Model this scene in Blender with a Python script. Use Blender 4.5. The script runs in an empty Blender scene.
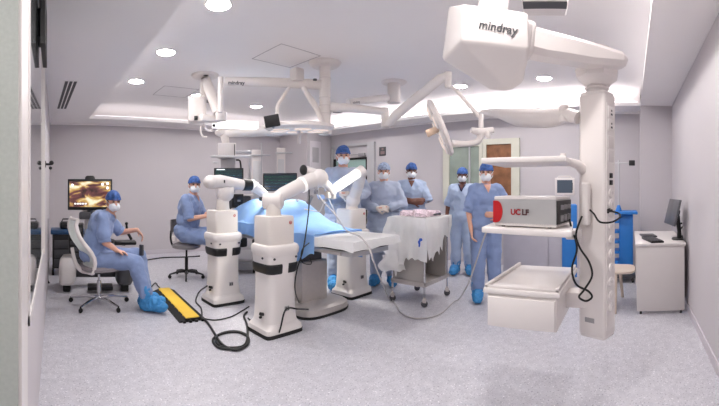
import bpy, bmesh, math, random
from mathutils import Vector, Matrix, noise, Euler
random.seed(7)
PI = math.pi
SC = bpy.context.scene
COL = SC.collection
# ---------------------------------------------------------------- camera
EYE = 1.40                      # lens height
F, PX0, HY = 380.0, 34.0, 188.0  # pixels per radian, pixel of the +Y direction, horizon row
cam = bpy.data.cameras.new('camera')
cam.type = 'PANO'
cam.panorama_type = 'CENTRAL_CYLINDRICAL'
cam.central_cylindrical_range_u_min = -359.5 / F
cam.central_cylindrical_range_u_max = 359.5 / F
cam.central_cylindrical_range_v_min = -(406 - HY) / F
cam.central_cylindrical_range_v_max = HY / F
cam.central_cylindrical_radius = 1.0
cam.clip_start = 0.05
camo = bpy.data.objects.new('camera', cam)
COL.objects.link(camo)
camo.location = (0, 0, EYE)
camo.rotation_euler = (PI / 2, 0, -(359.5 - PX0) / F)
SC.camera = camo
# ---------------------------------------------------------------- world, exposure
w = bpy.data.worlds.new('world')
SC.world = w
w.use_nodes = True
w.node_tree.nodes['Background'].inputs[0].default_value = (0.8, 0.82, 0.85, 1)
w.node_tree.nodes['Background'].inputs[1].default_value = 0.3
SC.view_settings.view_transform = 'Standard'
SC.view_settings.look = 'None'
SC.view_settings.gamma = 1
SC.cycles.diffuse_bounces = 8
SC.view_settings.use_curve_mapping = False
SC.view_settings.exposure = 1.4
COVE_W = 2.9       # strength of the cove strips
DOWN_W = 70.0       # strength of the downlight lenses
# the surgical light over the table (spot from the lamp head), see below
def spot(name, loc, target, power, size, color, radius=0.12, blend=0.6):
    l = bpy.data.lights.new(name, 'SPOT')
    l.energy = power; l.spot_size = size; l.spot_blend = blend
    l.color = color; l.shadow_soft_size = radius
    o = bpy.data.objects.new(name, l)
    COL.objects.link(o)
    o.location = loc
    o.rotation_euler = (Vector(target) - Vector(loc)).to_track_quat('-Z', 'Y').to_euler()
    return o
spot('lamp_beam', (3.53, 2.03, 2.0), (2.98, 3.25, 1.0), 120, 0.66, (1.0, 0.95, 0.86), 0.2)
spot('lamp_beam_overhead', (3.05, 4.1, 2.02), (3.0, 3.9, 1.1), 105, 1.15, (1.0, 0.95, 0.88), 0.2)

# ---------------------------------------------------------------- coordinates read off the photograph
def FL(px, py, z=0.0):
    "point at height z that shows at pixel px, py"
    d = (EYE - z) * F / (py - HY)
    a = (px - PX0) / F
    return Vector((d * math.sin(a), d * math.cos(a), z))
def AT(px, py, d):
    "point d metres away (horizontally) that shows at pixel px, py"
    a = (px - PX0) / F
    return Vector((d * math.sin(a), d * math.cos(a), EYE + (HY - py) * d / F))

# ---------------------------------------------------------------- materials
MATS = {}
def mat(name, rgb, rough=0.5, metal=0.0, noise_amt=0.03, noise_scale=6.0, bump=0.0, bump_scale=60.0,
        emit=None, strength=0.0, coat=0.0, spec=0.5, sheen=0.0, sub=0.0):
    if name in MATS:
        return MATS[name]
    m = bpy.data.materials.new(name)
    m.use_nodes = True
    nt = m.node_tree
    b = nt.nodes['Principled BSDF']
    def lin(c):
        return c / 12.92 if c <= 0.04045 else ((c + 0.055) / 1.055) ** 2.4
    c = [lin(v / 255.0) for v in rgb]
    b.inputs['Roughness'].default_value = rough
    b.inputs['Metallic'].default_value = metal
    b.inputs['Specular IOR Level'].default_value = spec
    b.inputs['Coat Weight'].default_value = coat
    b.inputs['Sheen Weight'].default_value = sheen
    if sub:
        b.inputs['Subsurface Weight'].default_value = sub
        b.inputs['Subsurface Radius'].default_value = (0.02, 0.01, 0.006)
    tc = nt.nodes.new('ShaderNodeTexCoord')
    n = nt.nodes.new('ShaderNodeTexNoise')
    n.inputs['Scale'].default_value = noise_scale
    n.inputs['Detail'].default_value = 4
    nt.links.new(tc.outputs['Object'], n.inputs['Vector'])
    r = nt.nodes.new('ShaderNodeValToRGB')
    r.color_ramp.elements[0].position = 0.3
    r.color_ramp.elements[1].position = 0.7
    r.color_ramp.elements[0].color = [max(0, v * (1 - noise_amt)) for v in c] + [1]
    r.color_ramp.elements[1].color = [min(1, v * (1 + noise_amt)) for v in c] + [1]
    nt.links.new(n.outputs['Fac'], r.inputs['Fac'])
    nt.links.new(r.outputs['Color'], b.inputs['Base Color'])
    if bump:
        n2 = nt.nodes.new('ShaderNodeTexNoise')
        n2.inputs['Scale'].default_value = bump_scale
        n2.inputs['Detail'].default_value = 3
        nt.links.new(tc.outputs['Object'], n2.inputs['Vector'])
        bp = nt.nodes.new('ShaderNodeBump')
        bp.inputs['Strength'].default_value = bump
        bp.inputs['Distance'].default_value = 0.01
        nt.links.new(n2.outputs['Fac'], bp.inputs['Height'])
        nt.links.new(bp.outputs['Normal'], b.inputs['Normal'])
    if emit is not None:
        b.inputs['Emission Color'].default_value = [lin(v / 255.0) for v in emit] + [1]
        b.inputs['Emission Strength'].default_value = strength
    MATS[name] = m
    return m

def floor_material():
    m = bpy.data.materials.new('speckled_vinyl')
    m.use_nodes = True
    nt = m.node_tree; N = nt.nodes; L = nt.links
    b = N['Principled BSDF']
    tc = N.new('ShaderNodeTexCoord')
    def speck(scale, lo, hi, seed):
        mp = N.new('ShaderNodeMapping'); mp.inputs['Location'].default_value = (seed, seed * 2, 0)
        L.new(tc.outputs['Object'], mp.inputs['Vector'])
        v = N.new('ShaderNodeTexNoise'); v.inputs['Scale'].default_value = scale; v.inputs['Detail'].default_value = 2
        L.new(mp.outputs['Vector'], v.inputs['Vector'])
        r = N.new('ShaderNodeMapRange'); r.inputs['From Min'].default_value = lo; r.inputs['From Max'].default_value = hi
        L.new(v.outputs['Fac'], r.inputs['Value'])
        return r.outputs['Result']
    base = N.new('ShaderNodeMix'); base.data_type = 'RGBA'
    base.inputs['A'].default_value = (0.46, 0.455, 0.495, 1)
    base.inputs['B'].default_value = (0.53, 0.525, 0.565, 1)
    L.new(speck(14, 0.35, 0.65, 3), base.inputs['Factor'])
    d = N.new('ShaderNodeMix'); d.data_type = 'RGBA'
    d.inputs['B'].default_value = (0.24, 0.24, 0.28, 1)
    L.new(base.outputs['Result'], d.inputs['A'])
    L.new(speck(75, 0.60, 0.68, 5), d.inputs['Factor'])
    e = N.new('ShaderNodeMix'); e.data_type = 'RGBA'
    e.inputs['B'].default_value = (0.80, 0.79, 0.81, 1)
    L.new(d.outputs['Result'], e.inputs['A'])
    L.new(speck(60, 0.62, 0.70, 9), e.inputs['Factor'])
    L.new(e.outputs['Result'], b.inputs['Base Color'])
    b.inputs['Roughness'].default_value = 0.38
    b.inputs['Specular IOR Level'].default_value = 0.45
    return m

WALL = mat('wall_paint', (193, 188, 191), 0.6, noise_amt=0.015, noise_scale=1.5, bump=0.04)
CEIL = mat('ceiling_paint', (243, 240, 239), 0.8, noise_amt=0.01, noise_scale=1.0)
GREENWALL = mat('pale_green_wall', (178, 185, 178), 0.6, noise_amt=0.05, noise_scale=70, bump=0.1)
WHITE = mat('white_lacquer', (224, 219, 216), 0.35, noise_amt=0.01, coat=0.2)
WARM = mat('ivory_plastic', (222, 216, 210), 0.4, noise_amt=0.01)
OFFW = mat('offwhite_metal', (212, 206, 203), 0.4, noise_amt=0.015)
GREY = mat('grey_plastic', (150, 148, 150), 0.45)
DGREY = mat('dark_grey_plastic', (70, 70, 74), 0.5)
BLACK = mat('black_plastic', (18, 18, 20), 0.4)
RUBBER = mat('black_rubber', (22, 22, 22), 0.8)
STEEL = mat('brushed_steel', (196, 190, 186), 0.5, 0.45, noise_scale=30)
CHROME = mat('chrome', (205, 205, 208), 0.12, 1.0)
ALU = mat('satin_aluminium', (196, 196, 198), 0.35, 0.6)

# ---------------------------------------------------------------- mesh helpers
class M:
    def __init__(s):
        s.bm = bmesh.new()
    def add(s, bm2, mx=None):
        if mx is not None:
            bm2.transform(mx)
        me = bpy.data.meshes.new('t')
        bm2.to_mesh(me); bm2.free()
        s.bm.from_mesh(me)
        bpy.data.meshes.remove(me)
        return s
    def box(s, c, size, rz=0.0, bev=0.0, rot=None, seg=2):
        b = bmesh.new()
        bmesh.ops.create_cube(b, size=1)
        for v in b.verts:
            v.co.x *= size[0]; v.co.y *= size[1]; v.co.z *= size[2]
        if bev > 0:
            bmesh.ops.bevel(b, geom=list(b.edges), offset=min(bev, min(size) * 0.45), segments=seg, profile=0.5, affect='EDGES')
        R = rot.to_matrix().to_4x4() if rot is not None else Matrix.Rotation(rz, 4, 'Z')
        return s.add(b, Matrix.Translation(Vector(c)) @ R)
    def bb(s, x0, x1, y0, y1, z0, z1, bev=0.0):
        return s.box(((x0 + x1) / 2, (y0 + y1) / 2, (z0 + z1) / 2), (x1 - x0, y1 - y0, z1 - z0), 0, bev)
    def cyl(s, p0, p1, r0, r1=None, seg=24, bev=0.0):
        r1 = r0 if r1 is None else r1
        p0 = Vector(p0); p1 = Vector(p1)
        b = bmesh.new()
        L = (p1 - p0).length
        bmesh.ops.create_cone(b, cap_ends=True, cap_tris=False, segments=seg, radius1=r0, radius2=r1, depth=L)
        if bev > 0:
            es = [e for e in b.edges if abs(abs(e.verts[0].co.z) - L / 2) < 1e-6 and abs(e.verts[0].co.z - e.verts[1].co.z) < 1e-6]
            bmesh.ops.bevel(b, geom=es, offset=bev, segments=2, profile=0.5, affect='EDGES')
        q = (p1 - p0).to_track_quat('Z', 'Y').to_matrix().to_4x4()
        return s.add(b, Matrix.Translation((p0 + p1) / 2) @ q)
    def ell(s, c, r, rot=None, seg=20, rings=12, cuts=()):
        "ellipsoid; cuts = [(point, normal)] removes the side the normal points to (local, before rotation)"
        b = bmesh.new()
        bmesh.ops.create_uvsphere(b, u_segments=seg, v_segments=rings, radius=1)
        if isinstance(r, (int, float)): r = (r, r, r)
        for v in b.verts:
            v.co.x *= r[0]; v.co.y *= r[1]; v.co.z *= r[2]
        for p, n in cuts:
            g = bmesh.ops.bisect_plane(b, geom=b.verts[:] + b.edges[:] + b.faces[:], plane_co=Vector(p), plane_no=Vector(n), clear_outer=True)
            bmesh.ops.holes_fill(b, edges=[e for e in b.edges if e.is_boundary])
        mx = Matrix.Translation(Vector(c))
        if rot is not None: mx = mx @ rot.to_matrix().to_4x4()
        return s.add(b, mx)
    def tube(s, pts, rad, seg=12, smooth=0, flat=1.0, zmin=None):
        "round tube through pts; rad a number or a list; smooth = Catmull-Rom subdivisions"
        pts = [Vector(p) for p in pts]
        rs = list(rad) if isinstance(rad, (list, tuple)) else [rad] * len(pts)
        if smooth:
            P, R = [], []
            n = len(pts)
            for i in range(n - 1):
                a = pts[max(0, i - 1)]; b_ = pts[i]; c = pts[i + 1]; d = pts[min(n - 1, i + 2)]
                for k in range(smooth):
                    t = k / smooth
                    P.append(0.5 * ((2 * b_) + (c - a) * t + (2 * a - 5 * b_ + 4 * c - d) * t * t + (3 * b_ - a - 3 * c + d) * t ** 3))
                    R.append(rs[i] * (1 - t) + rs[i + 1] * t)
            P.append(pts[-1]); R.append(rs[-1])
            pts, rs = P, R
        if zmin is not None:
            for p in pts: p.z = max(p.z, zmin)
        b = bmesh.new()
        rings = []
        up = None
        for i, p in enumerate(pts):
            t = (pts[min(i + 1, len(pts) - 1)] - pts[max(i - 1, 0)])
            t = t.normalized() if t.length > 1e-9 else Vector((0, 0, 1))
            if up is None:
                up = Vector((0, 0, 1)) if abs(t.z) < 0.9 else Vector((1, 0, 0))
            x = t.cross(up)
            if x.length < 1e-5: x = t.orthogonal()
            x.normalize()
            y = x.cross(t).normalized()
            up = y
            ring = []
            for k in range(seg):
                a = 2 * PI * k / seg
                ring.append(b.verts.new(p + (x * math.cos(a) + y * math.sin(a) * flat) * rs[i]))
            rings.append(ring)
        for i in range(len(rings) - 1):
            for k in range(seg):
                b.faces.new((rings[i][k], rings[i][(k + 1) % seg], rings[i + 1][(k + 1) % seg], rings[i + 1][k]))
        b.faces.new(rings[0][::-1]); b.faces.new(rings[-1])
        bmesh.ops.recalc_face_normals(b, faces=b.faces[:])
        return s.add(b)
    def loft(s, rings, n=32, mx=None, power=4.0):
        "rings: (z, half_x, half_y, cx, cy[, power]) superellipses stacked upwards"
        b = bmesh.new()
        R = []
        for r in rings:
            z, hx, hy, cx, cy = r[:5]
            pw = r[5] if len(r) > 5 else power
            ring = []
            for k in range(n):
                a = 2 * PI * (k + 0.5) / n
                c, d = math.cos(a), math.sin(a)
                e = 2.0 / pw
                ring.append(b.verts.new((cx + hx * math.copysign(abs(c) ** e, c), cy + hy * math.copysign(abs(d) ** e, d), z)))
            R.append(ring)
        for i in range(len(R) - 1):
            for k in range(n):
                b.faces.new((R[i][k], R[i][(k + 1) % n], R[i + 1][(k + 1) % n], R[i + 1][k]))
        b.faces.new(R[0][::-1]); b.faces.new(R[-1])
        bmesh.ops.recalc_face_normals(b, faces=b.faces[:])
        return s.add(b, mx)
    def prism(s, outline, z0, z1, mx=None, bev=0.0):
        "outline in XY extruded from z0 to z1"
        b = bmesh.new()
        lo = [b.verts.new((p[0], p[1], z0)) for p in outline]
        hi = [b.verts.new((p[0], p[1], z1)) for p in outline]
        n = len(outline)
        for k in range(n):
            b.faces.new((lo[k], lo[(k + 1) % n], hi[(k + 1) % n], hi[k]))
        b.faces.new(lo[::-1]); b.faces.new(hi)
        bmesh.ops.recalc_face_normals(b, faces=b.faces[:])
        if bev: bmesh.ops.bevel(b, geom=list(b.edges), offset=bev, segments=2, profile=0.5, affect='EDGES')
        return s.add(b, mx)
    def grid(s, f, nu, nv, thick=0.0):
        "surface f(u, v) over the unit square, given a thickness downwards"
        b = bmesh.new()
        V = [[b.verts.new(f(i / nu, j / nv)) for j in range(nv + 1)] for i in range(nu + 1)]
        for i in range(nu):
            for j in range(nv):
                b.faces.new((V[i][j], V[i + 1][j], V[i + 1][j + 1], V[i][j + 1]))
        if thick:
            bmesh.ops.solidify(b, geom=b.faces[:], thickness=thick)
        bmesh.ops.recalc_face_normals(b, faces=b.faces[:])
        return s.add(b)
    def ring(s, c, R, r, axis='Z', seg=28, sub=8):
        pts = []
        b = bmesh.new()
        rows = []
        for i in range(seg):
            a = 2 * PI * i / seg
            row = []
            for j in range(sub):
                t = 2 * PI * j / sub
                q = R + r * math.cos(t)
                v = Vector((q * math.cos(a), q * math.sin(a), r * math.sin(t)))
                if axis == 'X': v = Vector((v.z, v.x, v.y))
                if axis == 'Y': v = Vector((v.x, v.z, v.y))
                row.append(b.verts.new(v + Vector(c)))
            rows.append(row)
        for i in range(seg):
            for j in range(sub):
                b.faces.new((rows[i][j], rows[(i + 1) % seg][j], rows[(i + 1) % seg][(j + 1) % sub], rows[i][(j + 1) % sub]))
        bmesh.ops.recalc_face_normals(b, faces=b.faces[:])
        return s.add(b)
    def wobble(s, amp, scale, seed=0.0):
        s.bm.normal_update()
        off = Vector((seed * 3.1, seed * 1.7, seed * 5.3))
        for v in s.bm.verts:
            v.co += v.normal * amp * noise.noise(v.co * scale + off)
        return s

WM = {}   # world matrix of every Empty and part
def finish(me, ang=35):
    for p in me.polygons: p.use_smooth = True
    try: me.set_sharp_from_angle(angle=math.radians(ang))
    except Exception: pass
def obj(name, m, material, parent=None, local=False, ang=35):
    me = bpy.data.meshes.new(name)
    if parent is not None and not local:
        m.bm.transform(WM[parent.name].inverted())
    m.bm.to_mesh(me); m.bm.free()
    me.materials.append(material)
    finish(me, ang)
    o = bpy.data.objects.new(name, me)
    COL.objects.link(o)
    if parent is not None: o.parent = parent
    WM[o.name] = WM[parent.name] if parent is not None else Matrix.Identity(4)
    return o
def thing(name, label, cat, loc=(0, 0, 0), rz=0.0, group=None):
    o = bpy.data.objects.new(name, None)
    COL.objects.link(o)
    o.empty_display_size = 0.1
    o.location = loc; o.rotation_euler = (0, 0, rz)
    WM[o.name] = Matrix.Translation(Vector(loc)) @ Matrix.Rotation(rz, 4, 'Z')
    return tag(o, label, cat, group)
def tag(o, label, cat, group=None, kind=None):
    o['label'] = label; o['category'] = cat
    if group: o['group'] = group
    if kind: o['kind'] = kind
    return o
def struct(name, m, material, parent=None):
    o = obj(name, m, material, parent)
    if parent is None: o['kind'] = 'structure'
    return o
def single(name, m, material, label, cat, group=None, ang=35):
    "a thing that is one mesh; its origin is moved to its base"
    lo = Vector((min(v.co.x for v in m.bm.verts), min(v.co.y for v in m.bm.verts), min(v.co.z for v in m.bm.verts)))
    hi = Vector((max(v.co.x for v in m.bm.verts), max(v.co.y for v in m.bm.verts), max(v.co.z for v in m.bm.verts)))
    c = Vector(((lo.x + hi.x) / 2, (lo.y + hi.y) / 2, lo.z))
    m.bm.transform(Matrix.Translation(-c))
    o = obj(name, m, material, ang=ang)
    o.location = c
    WM[o.name] = Matrix.Translation(c)
    return tag(o, label, cat, group)
def copy_tree(o, parent=None, loc=None, rz=None, label=None):
    c = o.copy(); COL.objects.link(c)
    if parent is not None: c.parent = parent
    if loc is not None: c.location = loc
    if rz is not None: c.rotation_euler = (0, 0, rz)
    if label: c['label'] = label
    for ch in [q for q in SC.objects if q.parent == o]:
        copy_tree(ch, c)
    return c
def lettering(text, size, origin, xdir, ydir, material, parent, name='lettering', depth=0.001, bold=0.0):
    "raised letters: origin = left end of the baseline, xdir along the line, ydir up"
    cu = bpy.data.curves.new(name, 'FONT')
    cu.body = text; cu.size = size; cu.extrude = depth; cu.offset = bold
    o = bpy.data.objects.new('tmp_text', cu)
    COL.objects.link(o)
    bpy.context.view_layer.update()
    me = bpy.data.meshes.new_from_object(o)
    bpy.data.objects.remove(o)
    x = Vector(xdir).normalized(); y = Vector(ydir); y = (y - x * y.dot(x)).normalized(); z = x.cross(y)
    R = Matrix((x, y, z)).transposed().to_4x4()
    m = M(); m.bm.from_mesh(me); bpy.data.meshes.remove(me)
    m.bm.transform(Matrix.Translation(Vector(origin)) @ R)
    return obj(name, m, material, parent)
# ================================================================ THE ROOM
ZS, ZT = 2.71, 3.00          # soffit and tray ceiling heights
W1Y, W2X = 7.64, 6.55
def leftx(y): return -0.044 + 0.0566 * (y - 1.2)
fl = struct('floor', M().bb(-1.5, 6.75, -0.85, 7.84, -0.1, 0), floor_material())
struct('ceiling', M().bb(-1.5, 6.75, -0.85, 7.84, ZT, ZT + 0.1), CEIL)
# the lowered ring of ceiling around the tray, with an open cove above its lip
s = M()
s.bb(-1.4, 1.03, -0.65, W1Y, ZS, ZS + 0.05)
s.bb(1.03, W2X, 7.10, W1Y, ZS, ZS + 0.05)
s.bb(6.05, W2X, -0.65, 7.10, ZS, ZS + 0.05)
s.bb(1.03, 6.05, -0.65, -0.15, ZS, ZS + 0.05)
struct('ceiling_soffit', s, CEIL)
struct('trim_1', M().bb(1.01, 1.04, -0.15, 7.10, ZS + 0.05, ZT), CEIL)
struct('wall_back', M().bb(-0.2, 6.75, W1Y, W1Y + 0.15, 0, ZT), WALL)
struct('wall_far', M().bb(W2X, W2X + 0.15, -0.8, W1Y, 0, ZT), WALL)
struct('wall_right', M().bb(-1.4, 6.75, -0.80, -0.65, 0, ZT), WALL)
struct('wall_behind', M().bb(-1.5, -1.4, -0.8, 1.2, 0, ZT), WALL)
struct('wall_left', M().prism([(leftx(1.25), 1.25), (leftx(7.7), 7.7), (leftx(7.7) - 0.25, 7.7), (leftx(1.25) - 0.2, 1.25)], 0, ZT), WALL)
struct('wall_near', M().bb(-1.4, leftx(1.2) - 0.006, 1.20, 1.25, 0, ZT), GREENWALL)
struct('wall_pier', M().bb(6.05, W2X, -0.65, -0.15, 0, ZS), WALL)
struct('wall_duct', M().bb(5.77, W2X, 6.60, W1Y, 0, ZS), WALL)
# coved skirting of the same vinyl
SK = mat('skirting_vinyl', (196, 190, 196), 0.45, noise_amt=0.03, noise_scale=40)
struct('baseboard_back', M().bb(0.33, 5.77, W1Y - 0.012, W1Y, 0, 0.09), SK)
struct('baseboard_far', M().bb(W2X - 0.012, W2X, -0.15, 6.6, 0, 0.09), SK)
struct('baseboard_right', M().bb(-1.4, 6.05, -0.65, -0.638, 0, 0.09), SK)
# cornice beads where the soffit meets the walls
struct('trim_2', M().bb(0.33, 5.77, W1Y - 0.03, W1Y, ZS - 0.035, ZS), CEIL)
struct('trim_3', M().bb(W2X - 0.03, W2X, -0.15, 6.6, ZS - 0.035, ZS), CEIL)

# ---- cove lights: LED strips lying on the soffit behind the lip
COVE = mat('cove_led', (255, 255, 255), 0.5, emit=(255, 247, 250), strength=COVE_W)
COVE2 = mat('cove_led_dim', (255, 255, 255), 0.5, emit=(255, 247, 250), strength=COVE_W * .3)
def cove(x0, x1, y0, y1, label, led=None):
    t = thing('cove_light', label, 'light', ((x0 + x1) / 2, (y0 + y1) / 2, ZS + 0.05), 0, 'cove lights above the ceiling lip')
    obj('housing', M().bb(x0, x1, y0, y1, ZS + 0.05, ZS + 0.062), ALU, t)
    obj('led_strip', M().bb(x0 + 0.008, x1 - 0.008, y0 + 0.008, y1 - 0.008, ZS + 0.062, ZS + 0.07), led or COVE, t)
cove(1.15, 5.9, 7.12, 7.20, 'white LED strip glowing in the ceiling cove above the wall with the monitors', COVE2)
cove(6.07, 6.15, -0.1, 7.0, 'white LED strip glowing in the ceiling cove above the windows and door')
cove(1.15, 5.9, -0.21, -0.18, 'thin white LED line along the ceiling edge beside the right wall')

# concave coving added so the cove light fades softly up to the ceiling
def cq(t):
    return math.sin(t * PI / 2), 1 - math.cos(t * PI / 2)
m = M().grid(lambda u, v: Vector((6.36 - .42 * cq(u)[1], -.15 + 7.35 * v, ZS + .05 + .238 * cq(u)[0])), 14, 2)
m.grid(lambda u, v: Vector((1.03 + 5.3 * v, 7.40 - .42 * cq(u)[1], ZS + .05 + .238 * cq(u)[0])), 14, 2)
struct('ceiling_coving_added', m, CEIL)
# ---- downlights in the tray
LENS = mat('downlight_lens', (255, 255, 255), 0.4, emit=(255, 250, 248), strength=DOWN_W)
def downlight():
    t = thing('downlight', 'round white ceiling downlight', 'light', (0, 0, ZT), 0, 'round downlights in the ceiling tray')
    m = M().ring((0, 0, -0.004), 0.113, 0.010, seg=32, sub=8)
    obj('trim_ring', m, WHITE, t, local=True)
    obj('lens', M().cyl((0, 0, -0.006), (0, 0, -0.001), 0.106, seg=32), LENS, t, local=True)
    return t
DL = [(1.54, 2.92, 'nearest and largest of the three downlights on the left of the ceiling'),
      (1.52, 4.20, 'middle one of the three downlights on the left of the ceiling'),
      (1.51, 5.48, 'farthest of the three downlights on the left of the ceiling'),
      (2.74, 5.96, 'downlight glowing just above the white pendant housing on the left'),
      (4.10, 6.20, 'downlight above the small black camera display at the far wall'),
      (5.37, 2.59, 'downlight seen under the joint of the slanted lamp arm'),
      (5.38, 1.25, 'downlight in the ceiling under the heavy pendant arm'),
      (4.33, 0.36, 'downlight just above the heavy pendant arm on the right'),
      (5.38, 5.00, 'downlight hidden behind the branded ceiling arms'),
      (2.90, 0.36, 'downlight above the big pendant housing, out of the picture'),
      (1.54, 0.60, 'downlight overhead near the doorway')]
first = None
for x, y, lab in DL:
    lab = 'round white ' + lab
    if first is None:
        first = downlight(); first.location = (x, y, ZT); first['label'] = lab
    else:
        copy_tree(first, loc=(x, y, ZT), label=lab)

for x, y, lab in ((-.55, .15, 'round white fill downlight added in the lowered ceiling over the doorway, out of the picture'), (.5, 1.3, 'round white fill downlight added in the lowered ceiling just inside the doorway, out of the picture')):  # extra downlights added to brighten the near wall and left soffit
    copy_tree(first, loc=(x, y, ZS), label=lab)
# ---- air slots in the left soffit and a grille in the tray
t = thing('air_diffuser', 'slot air diffuser with three black slits in the lowered left ceiling', 'vent', (0.45, 5.4, ZS))
fr = M(); 
for k in range(4): fr.bb(0.365 + k * 0.055, 0.380 + k * 0.055, 4.62, 6.25, ZS - 0.008, ZS)
fr.bb(0.365, 0.545, 4.60, 4.62, ZS - 0.008, ZS).bb(0.365, 0.545, 6.25, 6.27, ZS - 0.008, ZS)
obj('frame', fr, CEIL, t)
for k in range(3): obj('slot', M().bb(0.380 + k * 0.055, 0.420 + k * 0.055, 4.62, 6.25, ZS - 0.003, ZS - 0.001), BLACK, t)
t = thing('ceiling_grille', 'small grey louvred ceiling grille behind the thin lamp tubes', 'vent', (2.95, 6.25, ZT))
obj('frame', M().bb(2.70, 3.22, 6.12, 6.36, ZT - 0.012, ZT - 0.001), OFFW, t)
g = M()
for k in range(8): g.box((2.96, 6.14 + k * 0.028, ZT - 0.018), (0.48, 0.016, 0.006), rot=Euler((0.5, 0, 0)))
obj('louvre', g, GREY, t)
# access hatches: hairline frames in the tray
LINE = mat('hatch_gap', (150, 142, 146), 0.8)
def hatch(x0, x1, y0, y1, lab):
    m = M(); wd = 0.006; z0, z1 = ZT - 0.002, ZT
    m.bb(x0, x1, y0, y0 + wd, z0, z1).bb(x0, x1, y1 - wd, y1, z0, z1).bb(x0, x0 + wd, y0, y1, z0, z1).bb(x1 - wd, x1, y0, y1, z0, z1)
    single('ceiling_hatch', m, LINE, lab, 'hatch', 'flush access hatches in the ceiling')
hatch(2.55, 3.15, 3.35, 3.95, 'flush square hatch outline in the ceiling left of the round column plate')
hatch(2.0, 2.6, 5.6, 6.2, 'flush square hatch outline in the ceiling near the far left corner')

# ---- door and windows in the far wall
GL = mat('green_tinted_glass', (148, 176, 168), 0.12, noise_amt=0.05, noise_scale=2, coat=0.5)
GL2 = mat('grey_green_pane', (148, 160, 150), 0.15, noise_amt=0.15, noise_scale=3, coat=0.4)
FRG = mat('pale_green_frame', (205, 204, 190), 0.5)
WOOD = mat('brown_timber', (132, 88, 58), 0.5, noise_amt=0.35, noise_scale=7)
def wy(px):   # Y on the far wall that shows at px
    return W2X / math.tan((px - PX0) / F)
x = W2X
dn = struct('door_1', M().bb(x - 0.03, x, wy(368), wy(337), 0, 2.05), GL)
struct('door_frame', M().bb(x - 0.05, x, wy(337), wy(335), 0, 2.09).bb(x - 0.05, x, wy(368.8), wy(367), 0, 2.09).bb(x - 0.05, x, wy(368.8), wy(335), 2.05, 2.09), BLACK, dn)
struct('door_surround', M().bb(x - 0.07, x, wy(376), wy(369), 0, 2.42).bb(x - 0.06, x, wy(369), wy(333.5), 2.36, 2.42).bb(x - 0.06, x, wy(334.6), wy(333), 0, 2.42), ALU, dn)
struct('door_closer', M().bb(x - 0.10, x - 0.05, wy(367), wy(361), 2.12, 2.18).bb(x - 0.085, x - 0.07, wy(362), wy(338), 2.15, 2.165), GREY, dn)
def yframe(x0, x1, ya, yb, wa, wb, z0, z1, zb, zt):
    "four bars around an opening in a wall of constant X; ya < yb"
    return (M().bb(x0, x1, ya, ya + wa, z0, z1).bb(x0, x1, yb - wb, yb, z0, z1)
            .bb(x0 + .001, x1, ya + wa, yb - wb, z1 - zt, z1).bb(x0 + .001, x1, ya + wa, yb - wb, z0, z0 + zb))
wn = struct('window_1', M().bb(x - 0.015, x, wy(480), wy(450), 1.20, 2.18), GL2)
struct('window_frame', yframe(x - 0.05, x, wy(483), wy(444), wy(480) - wy(483), wy(444) - wy(450), 1.12, 2.25, .08, .07), FRG, wn)
struct('window_mullion', M().bb(x - 0.04, x - 0.01, wy(471), wy(469.5), 1.20, 2.18), ALU, wn)
wn = struct('window_2', M().bb(x - 0.02, x, wy(512), wy(487), 1.20, 2.20), WOOD)
struct('window_frame', yframe(x - 0.05, x, wy(520), wy(483.4), wy(512) - wy(520), wy(483.4) - wy(487), 1.12, 2.30, .08, .10), FRG, wn)
# sign beside the door
t = thing('wall_sign', 'small dark square notice on the wall beside the glass door', 'sign', (x, wy(383), 2.2))
obj('plate', M().bb(x - 0.015, x, wy(386), wy(379.5), 2.10, 2.29, 0.003), DGREY, t)
obj('print', M().bb(x - 0.017, x - 0.015, wy(385), wy(381), 2.13, 2.20).bb(x - 0.017, x - 0.015, wy(384), wy(382), 2.22, 2.27), mat('faded_print', (130, 110, 110), 0.6), t)
# flush panel on the duct beside the door (the far corner)
PAN = mat('panel_paint', (214, 208, 212), 0.5)
t = thing('access_panel', 'pale flush access panel on the corner duct left of the door', 'panel', (6.1, 6.6, 1.9))
obj('panel', M().bb(5.86, 6.2, 6.585, 6.6, 1.75, 2.5, 0.004), PAN, t)
obj('screen', M().bb(5.92, 6.12, 6.575, 6.586, 2.0, 2.35, 0.003), mat('grey_panel', (176, 172, 174), 0.5), t)
# sockets on the back wall
for i, (px, lab) in enumerate([(172.5, 'white wall socket left of its twin on the wall behind the second seated person'), (179, 'white wall socket right of its twin on the wall behind the second seated person')]):
    c = AT(px, 238.5, W1Y / math.cos((px - PX0) / F))
    t = thing('wall_socket', lab, 'socket', (c.x, W1Y, c.z), 0, 'sockets low on the back wall')
    obj('plate', M().bb(c.x - 0.045, c.x + 0.045, W1Y - 0.012, W1Y, c.z - 0.06, c.z + 0.06, 0.004), WHITE, t)
    obj('insert', M().bb(c.x - 0.02, c.x + 0.02, W1Y - 0.016, W1Y - 0.011, c.z - 0.035, c.z + 0.035, 0.002), OFFW, t)
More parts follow.
